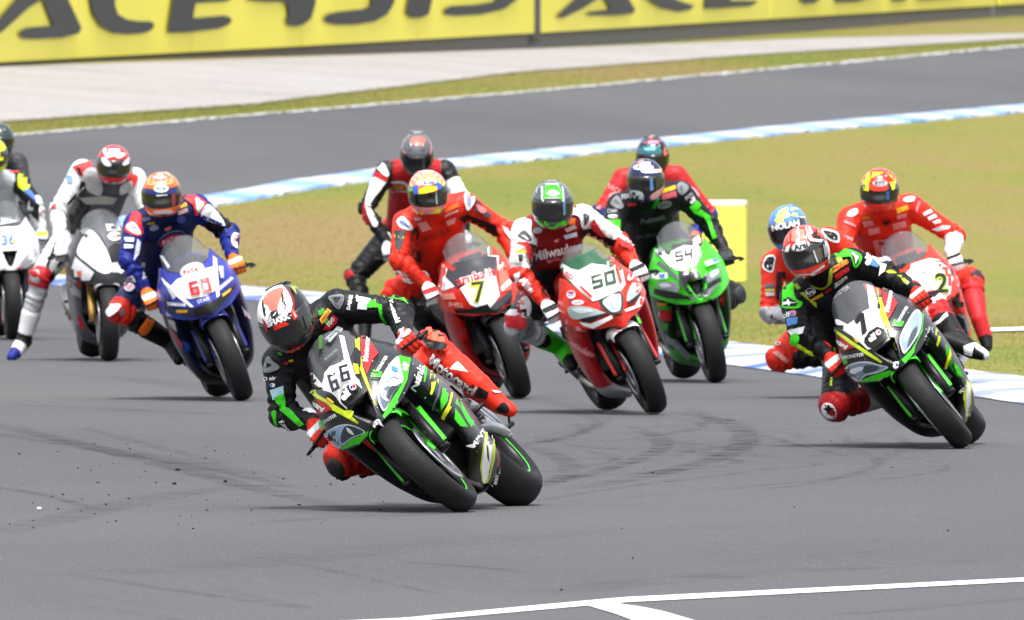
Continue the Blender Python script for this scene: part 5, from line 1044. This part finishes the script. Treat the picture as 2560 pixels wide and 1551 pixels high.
# ---- 54
F7, F8 = (1480, 320, 4.39), (1580, 540, 3.393)
paint(b54, Z(F8, [I('8c9094', '110,240 180,200 260,280 330,400 350,452 250,362 130,285'), I('e', '150,330 260,400 380,500 390,560 300,480 160,370'), I('w', '302,380 338,300 440,252 572,262 588,330 542,422 450,468 370,462 318,412'), ('D', '54', '2a2a30', 440, 335, 84, 12, dict(w=.8, t=.2, sh=.12)), I('w', '185,280 280,300 312,340 335,445 280,385'), I('k', '220,300 260,320 266,352 230,332'), I('w', '518,200 562,168 590,262 562,292 520,282'), I('k', '540,200 555,210 550,262 540,250'), I('G', '395,480 560,470 600,560 560,640 490,675 400,560'), ('T', 'elf', 'w', 462, 487, 34, 10, dict(b=.04)), ('O', 'p', 525, 470, 18, 16), I('k', '418,530 560,490 570,610 520,665 480,660'),
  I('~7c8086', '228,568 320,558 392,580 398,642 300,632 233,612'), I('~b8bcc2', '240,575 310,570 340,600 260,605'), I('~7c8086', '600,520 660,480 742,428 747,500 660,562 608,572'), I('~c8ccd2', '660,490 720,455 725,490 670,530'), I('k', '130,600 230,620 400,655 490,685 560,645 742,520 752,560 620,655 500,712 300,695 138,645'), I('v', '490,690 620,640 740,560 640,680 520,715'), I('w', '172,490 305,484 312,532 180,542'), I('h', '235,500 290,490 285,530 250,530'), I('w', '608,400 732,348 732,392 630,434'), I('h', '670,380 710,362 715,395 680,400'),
  I('N', '130,690 400,720 410,740 330,770 320,800 240,790'), I('o', '220,735 290,735 285,755 225,755'), I('d0b0b8', '140,720 238,790 252,872 160,852'), I('R', '244,795 332,800 322,892 252,872'), I('G', '165,860 310,905 310,1000 210,960'), I('N', '185,870 300,912 300,995 215,955'), I('v', '210,975 310,1010 420,1110 530,1260 500,1260 380,1120'), I('R', '735,680 790,640 785,740 770,760')]), h=8)
r54.deco('body', Z(F7, [I('~v', '205,815 265,745 305,770 345,862 300,890 220,850'), I('~e', '235,815 270,780 300,840'), I('~v', '935,625 990,595 1060,650 1020,720 975,735 942,692'), I('~e', '960,640 1000,640 985,700'), I('t', '752,682 915,630 922,672 765,722'), I('d06068', '760,732 920,690 932,752 770,792'), I('z', '390,830 490,820 480,855 395,860'), ('O', 'v', 795, 842, 82, 42, 14), ('T', 'yamalube', 'd', 795, 842, 26, 12), I('n', '1068,870 1150,798 1195,850 1132,945'), I('n', '1130,940 1190,895 1290,968 1332,1100 1372,1212 1330,1222 1280,1065 1230,985'), I('n', '183,1010 308,1008 302,1165 240,1165 200,1100'), I('N', '720,750 752,770 690,882 648,872'), ('T', 'Puccetti', '6a6c72', 665, 1000, 62, 12), ('T', 'RACING', '54565c', 590, 1180, 44, 8), ('T', 'elf', 'w', 1100, 795, 55, 40, dict(b=.04)), ('T', 'FIXI', 's', 1060, 750, 40, 42), ('T', 'FIXI', 's', 380, 755, 50, 10), ('T', 'Dair', 's', 230, 912, 42, 8), ('O', 'w', 230, 975, 48, 20), ('O', 'p', 258, 985, 18, 14)]))
r54.deco('helmet', Z(F7, [I('~f4f6fa', '500,330 560,285 660,285 750,340 772,430 740,485 600,495 535,470'), I('~e8a830', '748,395 792,430 806,560 800,620 765,520 740,472'), ('O', 'w', 515, 432, 62, 28, 4), ('T', 'SHOEI', 'k', 520, 432, 24, 4), I('~e08890', '460,340 540,315 560,350 550,385 470,392'), I('~o', '520,300 580,310 550,350'), I('~d0d4da', '420,690 550,708 562,800 500,800'), I('~e0a0a0', '640,745 740,670 780,640 740,740 660,785')]))
r54.deco('visor', Z(F7, [I('4c7cb8', '632,520 662,520 674,682 640,692'), I('3c3c2c', '690,510 760,500 780,600 700,680')]))
# ---- 60
G3, G4 = (260, 400, 4.665), (260, 640, 3.93)
paint(b60, Z(G4, [I('w', '648,305 720,230 760,215 890,225 980,130 1075,105 1095,335 1000,395 860,425 780,412'), I('w', '550,185 600,245 760,385 885,502 850,505 720,405 590,275'), I('w', '1070,0 1105,0 1135,390 1108,414 1075,200'), ('O', '9a9ca4', 868, 145, 125, 76, 18), ('O', 'w', 868, 145, 112, 66, 18), ('O', 'e8a0a4', 855, 152, 82, 42, 18), ('O', 'f4e0e0', 855, 152, 72, 34, 18), ('T', 'PATA', 'z', 855, 152, 48, 14, dict(b=.05)), ('D', '60', 'z', 945, 305, 140, 14, dict(w=.66, t=.2)),
  I('k', '880,520 1110,428 1240,300 1305,200 1315,265 1200,425 1060,565 905,600'), I('2a2a36', '600,350 650,460 690,520 880,515 900,600 700,560 610,520'), I('t', '718,528 832,530 822,556 720,556'), I('t', '1155,382 1240,318 1232,352 1160,408'), ('T', 'YAMAHA', 'w', 720, 475, 34, -4, dict(b=.04)), ('T', 'YAMAHA', 'w', 1190, 275, 32, 42, dict(b=.04)), ('T', 'STAR', 'd0d4f4', 980, 440, 36, 18), I('s', '625,310 660,320 720,400 690,430'), I('c0c0cc', '560,0 590,0 660,110 640,130'), I('s', '1115,110 1165,110 1170,225 1140,225'),
  I('z', '645,670 690,740 790,880 800,920 740,860 660,720'), I('s', '620,540 690,600 720,740 650,660'), I('e8d0d8', '1345,480 1400,560 1440,640 1380,580'), I('b', '755,805 840,870 865,930 800,960'), I('2a58a0', '770,830 830,880 810,940')]), h=8)
b60.deco('fender', Z(G4, [('T', 'YAMAHA', 'w', 1090, 620, 30, 20, dict(b=.04))]))
r60.deco('body', Z(G3, [I('~d8343a', '295,700 340,608 430,628 442,760 458,850 400,893 240,822'), I('~w', '258,792 335,722 432,842 388,872'), I('~8a90b0', '300,770 380,790 340,810'), I('~d8343a', '915,432 990,392 1100,430 1205,520 1112,632 1060,642 1040,535'), I('~w', '1070,445 1130,480 1165,510 1092,612'), I('~w', '1195,518 1300,588 1405,742 1372,765 1135,662'), I('b', '1150,640 1380,740 1370,770 1140,670'), I('c8ccd8', '1220,570 1260,590 1230,650 1200,640'), I('b', '1380,760 1450,800 1520,900 1500,1050 1450,960 1440,880'), I('e0e4ec', '240,905 350,915 345,960 250,955'), I('c8d0e0', '240,985 340,995 335,1030 240,1030'), I('d8dce4', '385,920 425,960 400,1100 340,1180 360,1060'), ('O', 'e4e6ee', 302, 1445, 72, 98, -12), ('O', 'e09098', 290, 1450, 46, 72, -12), ('O', 'e4e6ee', 1545, 945, 62, 92, 12), ('O', 'e08088', 1550, 950, 40, 66, 12),
  ('O', '5a6080', 785, 915, 175, 85, 22), ('O', '1b2450', 780, 925, 165, 72, 22), ('O', 'a8283c', 780, 932, 150, 56, 22), ('T', 'PATA', 'e0a0a8', 780, 932, 66, 20, dict(b=.04)), I('t', '878,545 952,498 965,540 890,572'), I('c8a0a0', '850,600 968,560 976,602 860,642'), ('O', '4a5aa0', 895, 690, 50, 45, 0), I('a08a20', '505,735 590,715 595,745 510,755'), ('O', '8a90a8', 580, 785, 55, 35, 15), I('~d06a6a', '695,790 770,755 785,800 710,825'), I('6a74a0', '450,680 540,665 545,700 460,720'), I('~s', '450,1200 490,1190 480,1240 455,1290 500,1340 470,1390 440,1380')]) +
 Z(G4, [I('~o', '345,730 425,600 440,575 485,600 470,690 400,770'), I('~w', '25,500 120,475 165,505 60,592'), I('6a6670', '150,550 195,520 200,570 165,590')]))
r60.deco('slider-1', Z(G4, [I('~w', '28,500 120,478 165,508 60,590'), I('8a8c94', '70,500 130,500 80,550')]))
r60.deco('helmet', Z(G3, [I('~ff9a68', '520,220 640,140 780,190 800,280 640,300 500,290'), ('O', 'f0a8b0', 648, 180, 135, 48), ('O', 'f8dce0', 648, 175, 115, 36), I('5a3a70', '520,205 560,225 640,235 730,220 770,190 775,205 700,240 600,240'), I('~b', '498,330 560,372 700,395 822,318 825,372 700,405 515,398'), ('O', 'w', 665, 335, 85, 46), ('T', 'Arai', 'g', 665, 332, 48, 2), I('~d8dce0', '585,598 785,585 775,620 620,628'), ('O', '8a2a30', 705, 668, 82, 42), ('O', 'd88088', 705, 670, 66, 30), ('O', '8a2a30', 705, 672, 54, 22)]))
r60.deco('visor', Z(G3, [I('7a3436', '782,398 830,395 832,565 792,590'), I('c8ccd0', '610,408 735,398 735,415 615,430')]))
# ---- 7
G1, G2, H_ = (860, 320, 4.667), (960, 560, 3.245), (840, 310, 2.1327)
paint(b7, Z(G2, [I('w', '412,352 480,318 525,385 585,505 480,545 440,510 412,430'), I('w', '838,168 908,178 985,290 950,370 925,380 915,270 845,262'), I('34363c', '500,430 525,335 600,310 845,262 912,268 905,425 700,465 592,525'), I('e86a58', '930,380 1010,290 1060,370 1060,400 1030,530 945,560'), I('w', '945,520 1010,450 1050,430 1030,480 960,545'), I('w', '618,525 700,470 903,418 938,582 862,685 770,685 700,655'), ('T', 'aruba.it', 'e8d0d0', 745, 428, 82, 15, dict(b=.1)), ('T', 'aruba.it', 'c83038', 745, 428, 78, 15, dict(b=.02)), ('T', '7', 'd8e020', 775, 552, 180, 8, dict(b=.07)), ('T', '7', '20221c', 775, 552, 168, 8, dict(b=.012)), I('f09080', '460,570 570,560 590,610 480,615'), ('T', 'SHELL', 'f4c0b8', 590, 655, 34, -4), I('8a9ad0', '450,440 500,470 500,510 455,490'),
  I('k', '575,690 700,690 845,650 870,690 985,665 1030,530 1035,600 985,765 850,785 700,830 610,780'), I('~3a3c42', '880,670 1025,540 1020,600 960,660 900,700'), I('c81a14', '525,700 690,830 690,930 640,950 560,850'), ('O', 'a04040', 630, 870, 30, 24)]), h=8)
r7.deco('body', Z(G1, [I('~w', '615,1085 680,1032 750,1088 805,1172 770,1198 660,1165'), I('~6a78a8', '640,1100 690,1080 770,1170 700,1150'), I('G', '588,1190 722,1200 700,1290 650,1450 600,1400'), I('a8a028', '585,1248 705,1268 692,1296 590,1280'), I('o', '1168,962 1320,868 1342,912 1190,992'), I('e89a90', '855,1115 955,1085 1020,1180 915,1212'), I('e0b0b0', '1170,1020 1330,950 1330,975 1180,1040'), I('e89a90', '1190,1082 1302,1040 1292,1112 1212,1142'), I('b8b0b8', '820,1050 900,1050 890,1080 830,1080'), ('T', 'aruba.it', 'a82820', 1080, 1240, 90, 14, dict(b=.03)), I('k', '790,1190 850,1150 880,1240 860,1300 820,1480 780,1400')]) +
 Z(H_, [I('~w', '684,380 722,368 738,412 700,462'), I('~8a90b0', '695,390 715,385 720,420 705,440'), I('k', '655,500 700,480 850,540 880,605 800,572 700,552'), I('3a3a40', '740,398 830,490 815,505 738,462'), I('~f08080', '750,430 800,460 790,480 755,460'), I('w', '880,540 920,560 950,630 930,620'), I('~d0d0d4', '328,782 360,790 412,832 392,855 330,830'), I('k', '412,660 450,680 460,740 430,730 405,690')]))
r7.deco('helmet', Z(G1, [I('~f6eef2', '775,560 820,500 900,448 1050,452 1140,520 1010,515 880,535 800,600'), *[I('y', q) for q in ('810,600 825,590 860,640 850,660', '862,560 880,545 915,600 890,625', '925,530 950,520 975,590 935,605', '990,525 1025,520 1035,590 1000,600', '1060,550 1095,545 1080,605 1050,605', '1110,590 1145,590 1130,650 1095,640', '1150,630 1175,625 1165,680 1140,680', '780,650 810,665 800,690 785,690')], I('6ac83a', '760,700 800,690 830,700 800,740 770,740'), I('~q', '808,690 862,678 882,735 868,772 815,765'), I('~q', '1055,645 1100,638 1142,700 1088,718'), I('f07830', '870,700 960,672 1082,682 1085,735 960,768 872,775'), I('~e8f020', '885,725 960,688 1068,692 1070,730 960,760 885,768'), ('O', 'w', 990, 640, 92, 32, 8), ('O', 'w', 885, 650, 22, 24), ('T', 'X-lite', 'k', 985, 640, 42, 6, dict(b=.03)), I('~e8f020', '895,975 1000,992 1122,928 1100,1005 1010,1055 930,1022'), I('e8f020', '800,930 850,960 870,1000 820,960'), I('f0a030', '1180,880 1210,860 1190,920 1140,950')]))
r7.deco('visor', Z(G1, [I('a8acb0', '1066,750 1082,748 1092,925 1080,935'), I('2c2e2c', '1085,745 1170,700 1170,860 1100,920')]))
# ---- rider behind 7
rX.deco('body', Z(G1, [I('~f0f0f0', '345,575 500,640 430,720 340,830 310,930 385,1060 395,1130 340,1145 262,970 250,850 290,700'), I('~f0f2f4', '378,455 430,402 500,458 524,552 480,562'), I('~z', '358,510 500,572 502,635 348,562'), I('~k', '480,400 655,335 572,420 560,600 520,642 512,725 425,725 520,600 525,520'), I('~c4c4c8', '488,765 560,738 745,730 740,750 565,765 530,1005 478,1012'), I('~c4c4c8', '560,625 690,625 750,680 740,740 700,655 560,650'), I('a87028', '568,670 702,668 702,722 568,722'), I('~k', '372,885 500,740 485,1000 425,1135 330,955'), I('k', '480,1030 600,1020 590,1280 480,1200'), I('z', '210,950 250,860 255,1000 320,1140 290,1170 220,1050')]))
rX.deco('helmet', Z(G1, [('O', 'f4685c', 862, 155, 88, 52), I('~e89098', '648,240 690,130 775,80 705,165 692,250 725,305'), I('~e89098', '955,85 1035,180 1052,250 1000,312 1008,200'), I('~k', '660,290 780,350 860,360 950,340 1045,280 1045,420 860,440 670,420')]))
# ---- silver bike
G5, G6 = (100, 340, 2.575), (0, 310, 2.49)
paint(bW, Z(G5, [I('54565c', '310,590 420,490 570,560 575,680 540,740 480,800 440,730 390,640'), I('~w', '238,745 320,608 400,688 452,800 458,872 400,884 308,822'), I('~aebcbe', '338,690 400,718 445,812 430,845 370,792'), I('k', '440,720 480,690 540,700 530,760 490,830 460,800'), I('w', '500,875 508,800 550,738 565,850 520,888'), I('c8ccce', '455,820 500,815 500,880 460,880'), ('O', 'w', 478, 648, 42, 28), ('T', 'SBK', 'e07070', 478, 648, 22, 0), I('c8c8cc', '420,570 525,570 520,610 430,615'), I('dcdce0', '188,905 230,780 350,880 285,1002'), I('e86048', '235,862 270,866 272,902 245,905'), I('e86048', '228,928 272,940 266,972 232,966'), I('s', '180,930 280,1020 290,1060 210,1020'), I('z', '235,1150 262,1170 290,1250 265,1240')]))
bW.deco('fender', Z(G5, [I('w', '400,915 530,910 530,940 402,960')]))
rW.deco('body', Z(G5, [I('~d83a3a', '225,190 320,163 332,202 270,262 215,212'), I('~d83a3a', '568,240 632,262 602,332 568,292'), I('~c8c8ca', '280,235 355,208 402,330 380,385 300,342'), I('~c8c8ca', '520,320 590,290 590,340 520,380'), I('k', '262,290 290,300 300,360 250,400 330,430 300,520 200,640 190,500 175,430 250,350'), I('b0aaa6', '250,400 400,385 500,400 470,440 300,440'), I('~7a98c8', '170,262 205,258 210,292 180,300'), I('k', '232,200 262,210 272,260 250,250'), I('~k', '210,700 250,760 140,860 60,940 90,860'), I('k', '35,840 90,700 105,700 50,850'), I('~d83a3a', '70,470 100,430 100,460')]))
rW.deco('helmet', Z(G5, [I('~f6f6f6', '410,90 470,50 540,70 560,110 510,145 480,130 430,140'), I('~e8e8ec', '395,150 420,140 460,190 420,190'), I('~e8e8ec', '530,180 570,140 572,175 545,190'), I('~e8e8ec', '375,75 420,40 470,35 410,75'), I('~c8a020', '372,250 400,290 450,310 420,315'), ('O', 's', 478, 310, 16, 14), I('~e8e8ea', '540,280 590,290 590,340 530,360')]))
# ---- 36
paint(b36, Z(G6, [('T', '36', '2f62a8', 52, 722, 70, 4, dict(b=.05)), I('e0e020', '78,720 100,716 98,742 80,742'), I('z', '-20,905 100,900 235,845 238,868 100,932 -20,932'), I('~a0a4a8', '118,885 230,748 240,785 190,872'), I('z', '195,765 245,718 255,785 238,850 226,782'), I('c0c4c8', '0,590 70,595 110,610 0,630')]))
r36.deco('body', Z(G6, [I('~l', '113,322 150,278 205,350 155,422 118,402'), I('6a8a20', '130,320 160,310 150,340'), I('~d8383c', '48,292 60,238 132,272 112,302'), I('~4a70c0', '148,422 186,412 225,470 210,492'), I('k', '85,400 118,395 160,430 245,505 242,612 190,562 120,480'), I('~e8a0a0', '255,540 300,520 310,580 280,600')]))
r36.deco('helmet', Z(G6, [I('~y', '-10,150 40,165 62,190 20,225 -10,220'), I('~c8e0ec', '10,100 60,130 68,190 40,170'), I('~e06868', '20,92 40,100 62,150 50,140')]))
# ---- behind 54
rH.deco('helmet', Z(F7, [I('~d88a98', '545,115 640,80 742,112 745,165 640,175 555,165'), I('~o', '610,100 650,90 660,130'), I('~2c6870', '520,225 640,180 748,222 752,290 515,285'), I('7ab8c0', '570,220 700,215 690,250 580,250'), I('~o', '462,230 490,198 514,272 480,295'), I('~o', '788,225 832,205 834,262 790,308')]))
rH.deco('body', Z(F7, [('T', 'RACE', 'e0a8a8', 240, 665, 50, -30), I('~e0a8a8', '190,730 290,700 280,750 200,770'), I('2a3060', '80,900 180,850 200,1000 100,1080'), I('~e4a0a4', '1080,640 1150,690 1180,760 1130,720'), I('d07a60', '40,880 100,840 90,900')]))

# fasteners and a panel joint on the two black and green bikes
paint(b66, Z(A_, [*[('O', 'a8aaae', x, y, 9, 9) for x, y in ((1110, 880), (1250, 1230), (1425, 560), (1800, 560), (1660, 1010), (2160, 1260), (520, 1210), (300, 1000), (1180, 520))], I('0c0c0e', '1275,395 1287,398 1112,742 1096,738'), I('0c0c0e', '1096,738 1110,736 1240,1180 1230,1185')]) + Z(C_, [*[('O', 'a8aaae', x, y, 5, 5) for x, y in ((470, 560), (560, 730), (300, 640), (690, 1080), (590, 960))]]), h=7)
paint(b1, Z(F2, [*[('O', 'a8aaae', x, y, 5, 5) for x, y in ((620, 430), (700, 640), (560, 360), (780, 280), (930, 420), (1000, 640), (1230, 900), (210, 600), (420, 670))]]), h=7)
